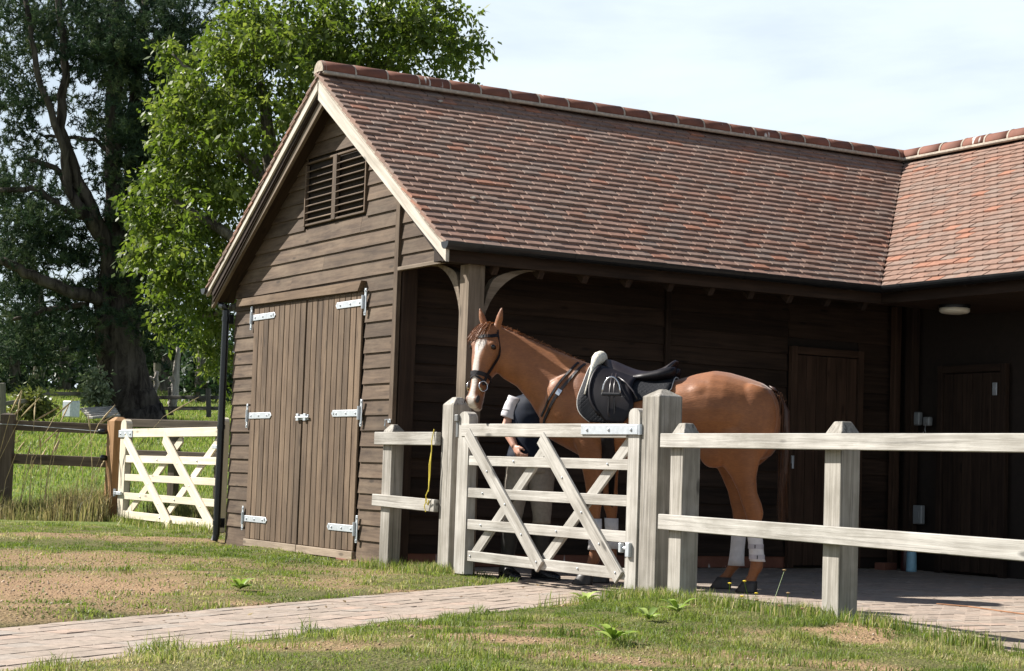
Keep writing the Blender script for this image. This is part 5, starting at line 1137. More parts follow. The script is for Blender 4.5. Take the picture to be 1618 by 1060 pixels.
aw = nt.nodes.new('ShaderNodeAttribute'); aw.attribute_name = 'white'; ad_ = nt.nodes.new('ShaderNodeAttribute'); ad_.attribute_name = 'dark'
m1 = N(nt, 'ShaderNodeMixRGB'); L.new(ad_.outputs['Fac'], m1.inputs[0]); L.new(r.outputs[0], m1.inputs[1]); m1.inputs[2].default_value = (0.12, 0.06, 0.04, 1)
m2 = N(nt, 'ShaderNodeMixRGB'); L.new(aw.outputs['Fac'], m2.inputs[0]); L.new(m1.outputs[0], m2.inputs[1]); m2.inputs[2].default_value = (0.56, 0.50, 0.44, 1)
m3 = N(nt, 'ShaderNodeMixRGB', blend_type='MULTIPLY', Fac=0.35); L.new(m2.outputs[0], m3.inputs[1]); q_ = ramp(nt, n2.outputs['Fac'], [(0.3, (0.62,) * 3), (0.7, (1.2,) * 3)]); L.new(q_.outputs[0], m3.inputs[2])
L.new(m3.outputs[0], b.inputs['Base Color']); b.inputs['Roughness'].default_value = 0.52; b.inputs['Specular IOR Level'].default_value = 0.4; b.inputs['Sheen Weight'].default_value = 0.2; b.inputs['Sheen Roughness'].default_value = 0.4
bump(nt, b, n2.outputs['Fac'], 0.5, 0.003)
hme.materials.append(m)
horse = bpy.data.objects.new('horse', hme); reg(horse, None, HM)
tag(horse, 'chestnut horse with a white blaze, tacked up and looking over the grey gate', 'horse')
HB = BVHTree.FromPolygons(HV, [tuple(p.vertices) for p in hme.polygons])
def hit(o, d):
    h, nn, i, ds = HB.ray_cast(Vector(o), Vector(d).normalized()); return (h, nn) if h is not None else (None, None)
# eyes, nostrils, hooves
M_EYE = plain('dark_eye', (0.008, 0.005, 0.004), 0.08); M_HOOF = plain('hoof_horn', (0.035, 0.030, 0.027), 0.5, 0, 0.3, 30); M_STEEL = plain('bright_steel', (0.55, 0.56, 0.58), 0.25, 0.9, 0.05)
for s in (1, -1):
    c = HP + HA * 0.150 + hl * (s * 0.101) + HF * 0.040
    h_, n_ = hit(c + hl * s * 0.2, -hl * s); c = (h_ - n_ * 0.006) if h_ else c
    e = MB(); nn_ = 8
    for i in range(1, nn_): pass
    e.loft([[c + HA * (0.020 * math.cos(PI * i / 9)) + hl * (s * 0.014 * math.sin(PI * i / 9) * math.sin(2 * PI * k / 12)) + HF * (0.026 * math.sin(PI * i / 9) * math.cos(2 * PI * k / 12)) for k in range(12)] for i in range(1, 9)]); e.build('eye', M_EYE, horse, HM, True)
    c = HP + HA * 0.538 + hl * (s * 0.055) + HF * 0.034
    h_, n_ = hit(c + (hl * s + HF * 0.8).normalized() * 0.15, -(hl * s + HF * 0.8)); c = h_ if h_ else c; n_ = n_ or hl * s
    t1 = HA; t2 = n_.cross(t1).normalized()
    e = MB(); e.loft([[c + t1 * (0.030 * math.cos(PI * i / 7)) + t2 * (0.016 * math.sin(PI * i / 7) * math.cos(2 * PI * k / 10)) + n_ * (0.003 * math.sin(PI * i / 7) * math.sin(2 * PI * k / 10)) for k in range(10)] for i in range(1, 7)]); e.build('nostril', plain('nostril_dark', (0.02, 0.012, 0.01), 0.6), horse, HM, True)
for a, l in ((0.010, .17), (0.232, -.17), (1.146, .165), (1.096, -.165)):
    e = MB(); e.loft([ring(Vector((a + sh, l, z)), Vector((1, 0, 0)), LL, ru, rd, rw) for z, sh, ru, rd, rw in ((0.0, 0.012, .082, .066, .062), (0.012, 0.012, .081, .066, .061), (0.06, 0.0, .058, .056, .05), (0.082, -0.004, .050, .05, .044))]); e.build('hoof', M_HOOF, horse, HM, True)
# mane and forelock: short strands, most falling on the far side
def strands(name, roots, n, ln, w_, mat, parent, fall, seed, jit=0.02):
    g = random.Random(seed); V = []; Fs = []; rn = []
    for _ in range(n):
        t = g.random() * (len(roots) - 1); i = int(t); f = t - i; p = roots[i].lerp(roots[min(i + 1, len(roots) - 1)], f) + Vector((g.gauss(0, jit * .4), g.gauss(0, jit), g.gauss(0, jit * .2)))
        L_ = ln * g.uniform(0.6, 1.2); dr = fall(g); sd_ = dr.cross(Vector((g.gauss(0, 1), g.gauss(0, 1), g.gauss(0, 1)))).normalized() * w_ / 2
        q = [p, p + dr * L_ * 0.35 + LZ * L_ * 0.10, p + dr * L_ * 0.7 - LZ * L_ * 0.06, p + dr * L_ - LZ * L_ * 0.35]; b_ = len(V); r_ = g.random()
        for k, x in enumerate(q): s_ = sd_ * (1 - 0.25 * k); V += [tuple(x - s_), tuple(x + s_)]; rn += [r_, r_]
        for k in range(3): Fs.append([b_ + 2 * k, b_ + 2 * k + 1, b_ + 2 * k + 3, b_ + 2 * k + 2])
    o = mk(name, V, Fs, mat, parent, HM); a_ = o.data.attributes.new('rnd', 'FLOAT', 'POINT'); a_.data.foreach_set('value', rn); return o
M_MANE = leaf_mat('chestnut_hair', [(0, (0.10, 0.035, 0.014)), (0.5, (0.20, 0.075, 0.028)), (1, (0.34, 0.145, 0.06))], 0.1, 0.5)
crest = [Vector((1.24, 0.005, 1.548)), Vector((1.36, 0, 1.597)), Vector((1.53, 0, 1.666)), Vector((1.70, 0, 1.738)), Vector((1.83, 0.0, 1.790)), Vector((1.90, 0.005, 1.805))]
strands('mane', crest, 2400, 0.055, 0.004, M_MANE, horse, lambda g: Vector((g.gauss(-0.2, 0.25), g.gauss(-1.1, 0.35), g.gauss(0.0, 0.25))).normalized(), 5, 0.010)
strands('forelock', [HP + LZ * 0.045 + hl * 0.03, HP + LZ * 0.05, HP + LZ * 0.045 - hl * 0.03], 260, 0.15, 0.005, M_MANE, horse, lambda g: (HF * g.gauss(0.55, 0.12) + HA * g.gauss(0.55, 0.1) - hl * g.gauss(0.35, 0.22)).normalized(), 6, 0.012)
# tail
M_TAILS = leaf_mat('dark_tail_hair', [(0, (0.03, 0.012, 0.006)), (0.6, (0.075, 0.03, 0.013)), (1, (0.15, 0.062, 0.026))], 0.1, 0.5)
tl_ = MB(); tp = [(-0.09, 0, 1.395), (-0.135, 0, 1.375), (-0.168, 0, 1.32), (-0.184, 0, 1.24), (-0.188, 0, 1.10), (-0.185, 0, 0.92), (-0.18, 0, 0.76), (-0.17, 0, 0.62)]
tl_.loft([ring(Vector(p), Vector((1, 0, 0)) if i > 2 else Vector((0.6, 0, 0.8)), LL, r, r, r * 0.9, 14) for i, (p, r) in enumerate(zip(tp, (0.028, 0.034, 0.036, 0.036, 0.038, 0.036, 0.03, 0.014)))])
M_TAIL = plain('tail_hair', (0.045, 0.018, 0.009), 0.5, 0, 0.4, 8); tail = tl_.build('tail', M_TAIL, horse, HM, True)
strands('tail_hair', [Vector(p) for p in tp[1:7]], 900, 0.26, 0.004, M_TAILS, tail, lambda g: Vector((g.gauss(0.0, 0.06), g.gauss(0, 0.06), -1)).normalized(), 8, 0.022)
# ---- leg boots
M_BOOT = plain('white_boot', (0.60, 0.585, 0.585), 0.7, 0, 0.10, 25, 0.3, 0.002); M_STRAP = plain('boot_strap', (0.42, 0.40, 0.43), 0.7); M_BLACK = plain('black_tab', (0.02, 0.02, 0.022), 0.6)
def boot(label, zs, tabs=(), grp='white boots on the horse\'s legs'):
    mb = MB(); mb.loft([ring(Vector((a, l, z)), Vector((1, 0, 0)), LL, ra, rb, rl, 18) for a, l, z, ra, rb, rl in zs]); o = mb.build('horse_boot', M_BOOT, None, HM, True); tag(o, label, 'horse boot', grp)
    for k in tabs:
        a, l, z, ra, rb, rl = zs[k]; st = MB(); st.loft([ring(Vector((a, l, z + dz)), Vector((1, 0, 0)), LL, ra + .003, rb + .003, rl + .003, 18) for dz in (-0.016, 0.016)], False); st.build('strap', M_STRAP, o, HM, True)
        tb_ = MB(); tb_.box(0.007, 0.004, 0.024, HM.inverted() @ HM @ Matrix.Translation((a + 0.02 - 0.01 * k, l + rl + 0.003, z))); tb_.build('tab', M_BLACK, o, HM)
    return o
boot('white brushing boot with dark tabs on the near hind leg', [(-0.018, .17, .44, .050, .055, .046), (-0.022, .17, .385, .052, .052, .045), (-0.030, .17, .315, .050, .050, .043), (-0.037, .17, .245, .050, .052, .043), (-0.040, .17, .215, .050, .058, .045)], (2, 3))
boot('plain white boot on the far hind leg, further left than the other hind boot', [(0.130, -.17, .44, .050, .055, .046), (0.134, -.17, .37, .052, .052, .045), (0.140, -.17, .29, .050, .050, .043), (0.146, -.17, .21, .052, .055, .045), (0.150, -.17, .165, .056, .062, .049)])
boot('white boot on the near foreleg seen through the gate', [(1.092, .165, .46, .050, .052, .044), (1.087, .165, .39, .048, .049, .042), (1.084, .165, .34, .047, .048, .041), (1.083, .165, .29, .047, .05, .041), (1.083, .165, .245, .05, .058, .045)])
boot('white boot on the far foreleg, mostly hidden behind the near foreleg', [(1.042, -.165, .46, .050, .052, .044), (1.037, -.165, .39, .048, .049, .042), (1.034, -.165, .34, .047, .048, .041), (1.033, -.165, .29, .047, .05, .041), (1.033, -.165, .245, .05, .058, .045)])
# ---- saddle cloth, half pad, saddle
def body_pt(a, phi, off):
    """point outside the barrel at a, phi degrees from the spine towards the left side"""
    p = math.radians(phi); d = Vector((0, math.sin(p), math.cos(p))); c = Vector((a, 0, 1.18)); h_, n_ = hit(c + d * 0.9, -d)
    return (h_ if h_ else c + d * 0.28) + d * off
def lerp_tab(tab, x):
    return float(np.interp(x, [t[0] for t in tab], [t[1] for t in tab]))
def drape(front_, rear, phis, nu, off, thick, name, mat, parent, edge_drop=0.0):
    rows = []
    for ph in phis:
        f_, r_ = lerp_tab(front_, abs(ph)), lerp_tab(rear, abs(ph)); rows.append([body_pt(f_ + (r_ - f_) * u / nu, ph, off) for u in range(nu + 1)])
    # smooth across so that the cloth spans the hollows
    for _ in range(3):
        rows = [[(rows[i][j] * 2 + rows[max(i - 1, 0)][j] + rows[min(i + 1, len(rows) - 1)][j]) / 4 for j in range(nu + 1)] for i in range(len(rows))]
    V = [p for r_ in rows for p in r_]; n = nu + 1; Fs = [[i * n + j, i * n + j + 1, (i + 1) * n + j + 1, (i + 1) * n + j] for i in range(len(rows) - 1) for j in range(nu)]
    o = mk(name, V, Fs, mat, parent, HM, True); sm_ = o.modifiers.new('s', 'SOLIDIFY'); sm_.thickness = thick; sm_.offset = 0; return o, rows
m, nt, b = nmat('quilted_cloth'); L = nt.links; tc = nt.nodes.new('ShaderNodeTexCoord')
mpq = N(nt, 'ShaderNodeMapping', Scale=(1, 0.6, 1)); mpq.inputs['Rotation'].default_value = (0, math.radians(45), 0); L.new(tc.outputs['Object'], mpq.inputs[0])
br_ = N(nt, 'ShaderNodeTexVoronoi', Scale=42.0, feature='DISTANCE_TO_EDGE'); br_.inputs['Randomness'].default_value = 0.0; L.new(mpq.outputs[0], br_.inputs['Vector'])
b.inputs['Base Color'].default_value = (0.009, 0.010, 0.013, 1); b.inputs['Specular IOR Level'].default_value = 0.2; b.inputs['Roughness'].default_value = 0.75; bump(nt, b, br_.outputs['Distance'], 0.7, 0.005); M_QUILT = m
phis = [k * 5 for k in range(-21, 22)]
pad, prow = drape([(0, 1.15), (40, 1.185), (65, 1.225), (85, 1.215), (95, 1.18), (105, 1.10)], [(0, 0.57), (55, 0.565), (63, 0.575), (68, 0.80), (75, 0.885), (105, 0.93)], phis, 14, 0.016, 0.012, 'saddle_cloth', M_QUILT, None)
tag(pad, 'black quilted saddle cloth under the saddle on the horse', 'saddle cloth')
pp = MB(); half = [r_[0] + (r_[0] - r_[1]).normalized() * 0.004 for r_ in prow]; pp.tube(half, 0.004, 6); pp.tube([r_[-1] for r_ in prow if True][8:35], 0.004, 6); pp.build('piping', plain('white_piping', (0.6, 0.58, 0.54), 0.7), pad, HM, True)
M_FLEECE = plain('white_fleece', (0.66, 0.62, 0.52), 0.95, 0, 0.12, 60, 0.1, 0.012)
hp = MB(); ph_ = list(range(-60, 61, 5)); hp.tube([body_pt(1.118 + 0.0009 * abs(p_), p_, 0.022 + 0.034 * math.exp(-(p_ / 20) ** 2)) for p_ in ph_], [0.006 + 0.044 * math.exp(-(p_ / 21) ** 2) for p_ in ph_], 12)
hpo = hp.build('half_pad', M_FLEECE, None, HM, True); tag(hpo, 'white sheepskin half pad showing in front of the black saddle', 'half pad')
M_LEATH = plain('dark_leather', (0.008, 0.006, 0.008), 0.48, 0, 0.35, 15, 0.25, 0.001); M_LEATH2 = plain('worn_leather', (0.018, 0.012, 0.013), 0.36, 0, 0.25, 12, 0.6)
sad = thing('saddle', 'dark brown jumping saddle with run up stirrups on the horse\'s back', 'saddle', HM @ Vector((0.85, 0, 1.45)))
SEAT = [(1.10, 1.570, 0.055, .06), (1.075, 1.588, 0.085, .075), (1.02, 1.582, 0.115, .09), (0.94, 1.545, 0.135, .085), (0.85, 1.512, 0.15, .07), (0.77, 1.500, 0.16, .06), (0.70, 1.512, 0.165, .055), (0.64, 1.540, 0.155, .05), (0.60, 1.568, 0.135, .045), (0.575, 1.590, 0.10, .03)]
V = []; nl = 11
for a, z, w_, dr in SEAT:
    for j in range(nl): q = -1 + 2 * j / (nl - 1); V.append((a + (0.02 * q * q if a < 0.7 else -0.01 * q * q), q * w_, z - dr * q * q - 0.012 * math.exp(-(q / 0.15) ** 2)))
Fs = [[i * nl + j, i * nl + j + 1, (i + 1) * nl + j + 1, (i + 1) * nl + j] for i in range(len(SEAT) - 1) for j in range(nl - 1)]
st = mk('seat', V, Fs, M_LEATH2, sad, HM, True); q_ = st.modifiers.new('s', 'SOLIDIFY'); q_.thickness = 0.028; q_.offset = -1; q2 = st.modifiers.new('b', 'SUBSURF'); q2.levels = q2.render_levels = 1
for s in (1, -1):
    sg = range(14, 106, 7)
    fl, frow = drape([(14, 1.085), (30, 1.125), (50, 1.145), (70, 1.135), (85, 1.09), (95, 1.03), (105, 0.97)], [(14, 0.80), (30, 0.83), (50, 0.85), (70, 0.815), (85, 0.80), (95, 0.84), (105, 0.91)], [s * p_ for p_ in sg], 9, 0.040, 0.010, 'flap', M_LEATH, sad)
    kr_ = MB(); kr_.tube([r_[0] + (r_[1] - r_[0]) * 0.18 for r_ in frow[1:-2]], 0.014, 8); kr_.build('knee_roll', M_LEATH, fl, HM, True)
    sk_ = [body_pt(a_, s * p_, o_) for a_, p_, o_ in ((1.03, 16, .06), (0.98, 26, .062), (0.90, 33, .06), (0.80, 33, .055), (0.74, 26, .05))]
    pn = MB(); pn.loft([ring(Vector((a_, s * 0.10, z_)), LZ, LL, h_, h_, w_, 14) for a_, z_, h_, w_ in ((0.86, 1.445, 0.02, 0.04), (0.78, 1.45, 0.034, 0.062), (0.68, 1.465, 0.042, 0.075), (0.60, 1.485, 0.045, 0.07), (0.565, 1.495, 0.03, 0.05))]); pn.build('panel', M_LEATH, sad, HM, True)
    # stirrup run up on its leather
    lp_ = body_pt(0.965, s * 62, 0.060); top = body_pt(0.975, s * 34, 0.06); c0 = lp_ + Vector((0, s * 0.012, 0.02))
    sl_ = MB()
    for da in (-0.014, 0.014): sl_.tube([top + Vector((da, 0, 0)), c0 + Vector((da, 0, 0.02)), c0 + Vector((da * 1.2, s * 0.012, -0.06)), c0 + Vector((da * 1.6, s * 0.005, -0.16)), c0 + Vector((da * 0.6, 0, -0.215))], 0.0065, 6)
    sl_.tube([c0 + Vector((0.02, 0, -0.20)), c0 + Vector((0.0, 0.002, -0.222)), c0 + Vector((-0.02, 0, -0.20))], 0.0065, 6); sl_.tube([top + Vector((-0.01, 0, -0.01)), body_pt(0.88, s * 48, .06), body_pt(0.82, s * 60, .05), body_pt(0.79, s * 70, .045)], 0.007, 6)
    sl_.build('stirrup_leather', M_LEATH2, sad, HM, True)
    ir = MB(); arc = [c0 + Vector((0.062 * math.cos(t_), s * 0.028, -0.035 + 0.115 * math.sin(t_))) for t_ in [PI * k / 12 for k in range(13)]]; ir.tube(arc, 0.0065, 8); iro = ir.build('stirrup_iron', M_STEEL, sad, HM, True)
    tr = MB(); tr.box(0.135, 0.045, 0.022, Matrix.Translation(c0 + Vector((0, s * 0.028, -0.04))), 0.006); tr.build('tread', M_BLACK, iro, HM)
g_ = MB(); gv = []
for k in range(0, 27): gv.append(body_pt(1.0, 98 + k * 6.3, 0.014))
rowsG = []
for k in range(0, 27): rowsG.append([body_pt(1.0 + da, 98 + k * 6.3, 0.016) for da in (-0.045, 0, 0.045)])
V = [p for r_ in rowsG for p in r_]; Fs = [[i * 3 + j, i * 3 + j + 1, i * 3 + j + 4, i * 3 + j + 3] for i in range(len(rowsG) - 1) for j in range(2)]
go = mk('girth', V, Fs, M_LEATH, sad, HM, True); q_ = go.modifiers.new('s', 'SOLIDIFY'); q_.thickness = 0.012
# ---- straps laid on the horse
def strap_mb(mb, pts, nrm, w_, t_=0.004, off=0.004):
    """flat strap through surface points with their normals"""
    b_ = len(mb.V); n = len(pts)
    for i in range(n):
        tg = (pts[min(i + 1, n - 1)] - pts[max(i - 1, 0)]).normalized(); nn_ = nrm[i].normalized(); sd_ = tg.cross(nn_).normalized(); p = pts[i] + nn_ * off
        mb.V += [tuple(p - sd_ * w_ / 2), tuple(p + sd_ * w_ / 2), tuple(p + sd_ * w_ / 2 + nn_ * t_), tuple(p - sd_ * w_ / 2 + nn_ * t_)]
    for i in range(n - 1):
        for k in range(4): mb.F.append([b_ + i * 4 + k, b_ + i * 4 + (k + 1) % 4, b_ + i * 4 + 4 + (k + 1) % 4, b_ + i * 4 + 4 + k])
    mb.F.append([b_, b_ + 1, b_ + 2, b_ + 3]); mb.F.append([b_ + (n - 1) * 4 + k for k in (3, 2, 1, 0)]); return mb
def side_path(pts, side=1, n=18):
    P, Q = [], []
    for i in range(n):
        t = i / (n - 1) * (len(pts) - 1); k = min(int(t), len(pts) - 2); f = t - k; a = pts[k][0] * (1 - f) + pts[k + 1][0] * f; z = pts[k][1] * (1 - f) + pts[k + 1][1] * f
        h_, n_ = hit((a, side * 1.0, z), (0, -side, 0))
        if h_ is not None: P.append(h_); Q.append(n_)
    return P, Q
mt = thing('breastplate', 'dark leather breastplate straps crossing the horse\'s shoulder', 'breastplate', HM @ Vector((1.3, 0.1, 1.3)))
for s in (1, -1):
    for pts_, w_ in (([(1.215, 1.535), (1.30, 1.42), (1.40, 1.27), (1.475, 1.14), (1.49, 1.08)], 0.022), ([(1.265, 1.545), (1.34, 1.44), (1.43, 1.29), (1.505, 1.16)], 0.018)):
        P, Q = side_path(pts_, s); mb = strap_mb(MB(), P, Q, w_); mb.build('strap', M_LEATH, mt, HM)
    P, Q = side_path([(1.352, 1.345), (1.372, 1.31)], s, 4)
    if len(P) > 2: bk_ = MB(); strap_mb(bk_, P, Q, 0.034, 0.006, 0.008); bk_.build('buckle', M_STEEL, mt, HM)
br = thing('bridle', 'black leather bridle with noseband and ring bit on the horse\'s head', 'bridle', HM @ (HP + HA * 0.2))
def head_pt(t, ang, wander=0.0):
    a = math.radians(ang); d = HF * math.cos(a) + hl * math.sin(a); c = HP + HA * t; 
    if abs(ang) > 75:
        g_ = lambda k: float(np.interp(t, [q[0] for q in HEAD], [q[k] for q in HEAD])); ca_, sa_ = math.cos(a), math.sin(a); e_ = 2 / 2.3
        hd__ = g_(1) if ca_ > 0 else g_(2); p_ = HF * (math.copysign(abs(ca_) ** e_, ca_) * hd__) + hl * (math.copysign(abs(sa_) ** e_, sa_) * g_(3))
        return c + p_ * (1.0 + 0.07 * math.exp(-((t - 0.18) / 0.08) ** 2)), p_.normalized()
    back_ = float(np.interp(t, [q[0] for q in HEAD], [q[2] for q in HEAD])); far_ = 0.35 if abs(ang) < 75 else (0.16 if abs(ang) < 125 else back_ * 1.12 + 0.012); h_, n_ = hit(c + d * far_, -d)
    return (h_, n_) if h_ is not None else (c + d * 0.07, d)
def head_strap(name, pts, w_, mat=M_LEATH, parent=None, n=20):
    P, Q = [], []
    for i in range(n):
        t = i / (n - 1) * (len(pts) - 1); k = min(int(t), len(pts) - 2); f = t - k; h_, n_ = head_pt(pts[k][0] * (1 - f) + pts[k + 1][0] * f, pts[k][1] * (1 - f) + pts[k + 1][1] * f); P.append(h_); Q.append(n_)
    return strap_mb(MB(), P, Q, w_, 0.005, 0.003).build(name, mat, parent or br, HM)
head_strap('noseband', [(0.375, -180), (0.352, -90), (0.345, 0), (0.352, 90), (0.375, 180)], 0.030, n=40)
head_strap('flash_strap', [(0.435, -150), (0.395, -70), (0.365, 0), (0.395, 70), (0.435, 150)], 0.014, n=34)
head_strap('browband', [(0.045, -88), (0.072, -50), (0.082, 0), (0.072, 50), (0.045, 88)], 0.024, n=30)
for s in (1, -1):
    head_strap('cheekpiece', [(0.02, s * 86), (0.10, s * 94), (0.20, s * 96), (0.30, s * 92), (0.375, s * 84), (0.425, s * 78)], 0.021)
    head_strap('throatlash', [(0.02, s * 92), (0.08, s * 106), (0.15, s * 116), (0.21, s * 124), (0.27, s * 140), (0.28, s * 178)], 0.014)
    h_, n_ = head_pt(0.435, s * 78); bt = MB(); t1 = HA; t2 = n_.cross(HA).normalized()
    bt.tube([h_ + n_ * 0.014 + (t1 * math.cos(q * PI / 9) + t2 * math.sin(q * PI / 9)) * 0.036 for q in range(19)], 0.0042, 8, False); bo = bt.build('bit_ring', M_STEEL, br, HM, True)
    gd = MB(); gd.lathe([(0.011, 0.0), (0.010, 0.006), (0.004, 0.007)], frame(h_ + n_ * 0.006, t1, t2) if False else Matrix.Translation(h_ + n_ * 0.004 + HA * 0.026 + HF * 0.012) @ n_.to_track_quat('Z', 'Y').to_matrix().to_4x4(), 14); gd.build('bit_guard', plain('yellow_rubber', (0.22, 0.19, 0.06), 0.8), bo, HM)
    hp_ = [head_pt(0.03, s * 118)[0] + hl * s * 0.004]; hq = HP + LZ * 0.055 - HF * 0.05
    hd_ = MB(); cpt, cn = head_pt(0.02, s * 86); top_, tn = hit(HP - hv * 0.055 + LZ * 0.4, (0, 0, -1)); mid = HP - hv * 0.05 + hl * s * 0.062 + LZ * 0.01
    h2, n2 = hit(mid + (hl * s + LZ).normalized() * 0.3, -(hl * s + LZ).normalized())
    if h2 is not None and top_ is not None: strap_mb(hd_, [cpt, (cpt + h2) / 2 + hl * s * 0.004, h2, top_ + LZ * 0.002], [cn, (cn + n2).normalized(), n2, LZ], 0.026, 0.005, 0.005); hd_.build('headpiece', M_LEATH, br, HM)
# rein hanging from the bit to the hand behind the neck
h_, n_ = head_pt(0.435, 78); h3, n3 = head_pt(0.435, -78)
rn_ = MB(); rn_.tube([h3 + n3 * 0.03, h3 + Vector((-0.06, -0.10, -0.13)), h3 + Vector((-0.15, -0.20, -0.15)), Vector((1.66, -0.26, 1.20))], 0.0035, 6); rn_.build('rein', M_LEATH, br, HM)

# ------------------------------------------------------------------ the person behind the gate
PO = Vector((0.585, -2.715, 0.0)); ER = Vector((0.863, -0.505, 0)); EF = Vector((-0.505, -0.863, 0))
PM = Matrix(((ER.x, EF.x, 0, PO.x), (ER.y, EF.y, 0, PO.y), (0, 0, 1, 0), (0, 0, 0, 1)))     # r = right in view, f = towards the camera
def hring(r, f, z, rr, rf, n=20, p=2.0, rot=0.0):
    c_, s_ = math.cos(rot), math.sin(rot); out = []
    for k in range(n):
        a = 2 * PI * k / n; x = math.copysign(abs(math.cos(a)) ** (2 / p), math.cos(a)) * rr; y = math.copysign(abs(math.sin(a)) ** (2 / p), math.sin(a)) * rf
        out.append(Vector((r + x * c_ - y * s_, f + x * s_ + y * c_, z)))
    return out
RT = 0.30
TORSO = [(0.0, 0.0, 0.80, .150, .115), (0.0, 0.0, 0.88, .155, .115), (0.01, 0.0, 0.97, .132, .098), (0.015, 0.0, 1.06, .135, .10), (0.02, 0.005, 1.16, .152, .108), (0.025, 0.0, 1.25, .158, .095), (0.028, -0.005, 1.305, .125, .07), (0.03, 0.0, 1.335, .06, .052)]
LEGL = [(-0.075, 0.0, 0.86, .088, .10), (-0.085, 0.01, 0.74, .086, .09), (-0.10, 0.02, 0.60, .072, .075), (-0.11, 0.03, 0.47, .056, .060), (-0.118, 0.025, 0.40, .053, .056), (-0.13, 0.01, 0.30, .052, .056), (-0.14, 0.0, 0.18, .040, .043), (-0.146, 0.0, 0.09, .036, .04)]
LEGR = [(0.080, 0.0, 0.86, .088, .10), (0.080, 0.01, 0.74, .086, .09), (0.085, 0.02, 0.60, .072, .075), (0.092, 0.03, 0.47, .056, .060), (0.093, 0.025, 0.40, .053, .056), (0.095, 0.01, 0.30, .052, .056), (0.098, 0.0, 0.18, .040, .043), (0.10, 0.0, 0.09, .036, .04)]
bd = MB()
bd.loft([hring(*t, rot=RT) for t in TORSO]); bd.loft([hring(*t) for t in LEGL]); bd.loft([hring(*t) for t in LEGR])
NK = Vector((0.03, 0.0, 1.32)); HC = Vector((0.045, 0.03, 1.475))
bd.tube([NK - LZ * 0.04, NK + LZ * 0.03, HC - LZ * 0.07], [.058, .05, .05], 12)
bd.loft([hring(HC.x + dx, HC.y + df, HC.z + dz, rr, rf, rot=RT) for dz, rr, rf, dx, df in ((-0.105, .028, .03, 0, .035), (-0.09, .045, .055, 0, .02), (-0.05, .062, .078, 0, .008), (0.0, .070, .088, 0, 0), (0.05, .072, .09, 0, -.004), (0.09, .058, .07, 0, -.006), (0.112, .03, .036, 0, -.006))])
fd = Vector((-math.sin(RT), math.cos(RT), 0)); bd.tube([HC + fd * 0.085 + LZ * 0.012, HC + fd * 0.106 - LZ * 0.018, HC + fd * 0.085 - LZ * 0.028], [.009, .014, .009], 8)
rt_ = Vector((math.cos(RT), math.sin(RT), 0))
for s in (1, -1): bd.tube([HC + rt_ * s * 0.068 + LZ * 0.018, HC + rt_ * s * 0.082, HC + rt_ * s * 0.07 - LZ * 0.03], [.012, .018, .01], 8)
SHL, ELL, WRL = Vector((-0.120, -0.015, 1.275)), Vector((-0.185, -0.01, 1.085)), Vector((-0.115, 0.115, 0.945))
SHR, ELR, WRR = Vector((0.170, 0.03, 1.275)), Vector((0.235, -0.05, 1.07)), Vector((0.13, -0.02, 1.22))
def arm(S, E, W): bd.tube([S, S.lerp(E, .5), E, E.lerp(W, .35), E.lerp(W, .8), W], [.05, .044, .038, .038, .029, .025], 14)
arm(SHL, ELL, WRL); arm(SHR, ELR, WRR)
def hand(W, d, palm_n, side):
    """palm along d, palm facing palm_n, thumb on `side`"""
    d = d.normalized(); x = side.normalized(); n_ = palm_n.normalized()
    bd.loft([ring(W + d * t, n_, x, h_, h_, w_, 12) for t, h_, w_ in ((-0.01, .017, .024), (0.025, .016, .033), (0.06, .014, .038), (0.082, .011, .036))])
    for k, (o_, L_) in enumerate(((0.028, .068), (0.010, .076), (-0.009, .071), (-0.027, .056))):
        b0 = W + d * 0.075 + x * o_; b1 = b0 + d * L_ * 0.45 + n_ * 0.012; b2 = b1 + d * L_ * 0.20 + n_ * L_ * 0.34; b3 = b2 - d * L_ * 0.12 + n_ * L_ * 0.24
        bd.tube([b0 - d * 0.02, b0, b1, b2, b3], [.0095, .0095, .009, .0085, .007], 8)
    t0 = W + d * 0.018 + x * 0.026; bd.tube([t0 - x * 0.012, t0 + x * 0.014 + d * 0.02 + n_ * 0.006, t0 + x * 0.022 + d * 0.048 + n_ * 0.02, t0 + x * 0.014 + d * 0.066 + n_ * 0.034], [.012, .0115, .010, .008], 8)
hand(WRL, WRL - ELL, Vector((0.75, -0.3, 0.2)), Vector((0.3, 0.75, 0.55)))
hand(WRR, WRR - ELR, Vector((-0.4, 0.7, 0.2)), Vector((-0.6, -0.2, 0.7)))
for r_, f_ in ((-0.146, 0.0), (0.10, 0.0)): bd.tube([(r_, f_ - 0.01, 0.10), (r_, f_, 0.05), (r_ + 0.01, f_ + 0.02, 0.035)], [.028, .026, .02], 10)
pme2 = remeshed(bd, 0.0068, 3); smooth(pme2)
M_SKIN = plain('skin', (0.50, 0.27, 0.19), 0.5, 0, 0.08, 30); pme2.materials.append(M_SKIN)
per = bpy.data.objects.new('person', pme2); reg(per, None, PM); tag(per, 'person in navy gilet and beige breeches standing behind the grey gate', 'person')
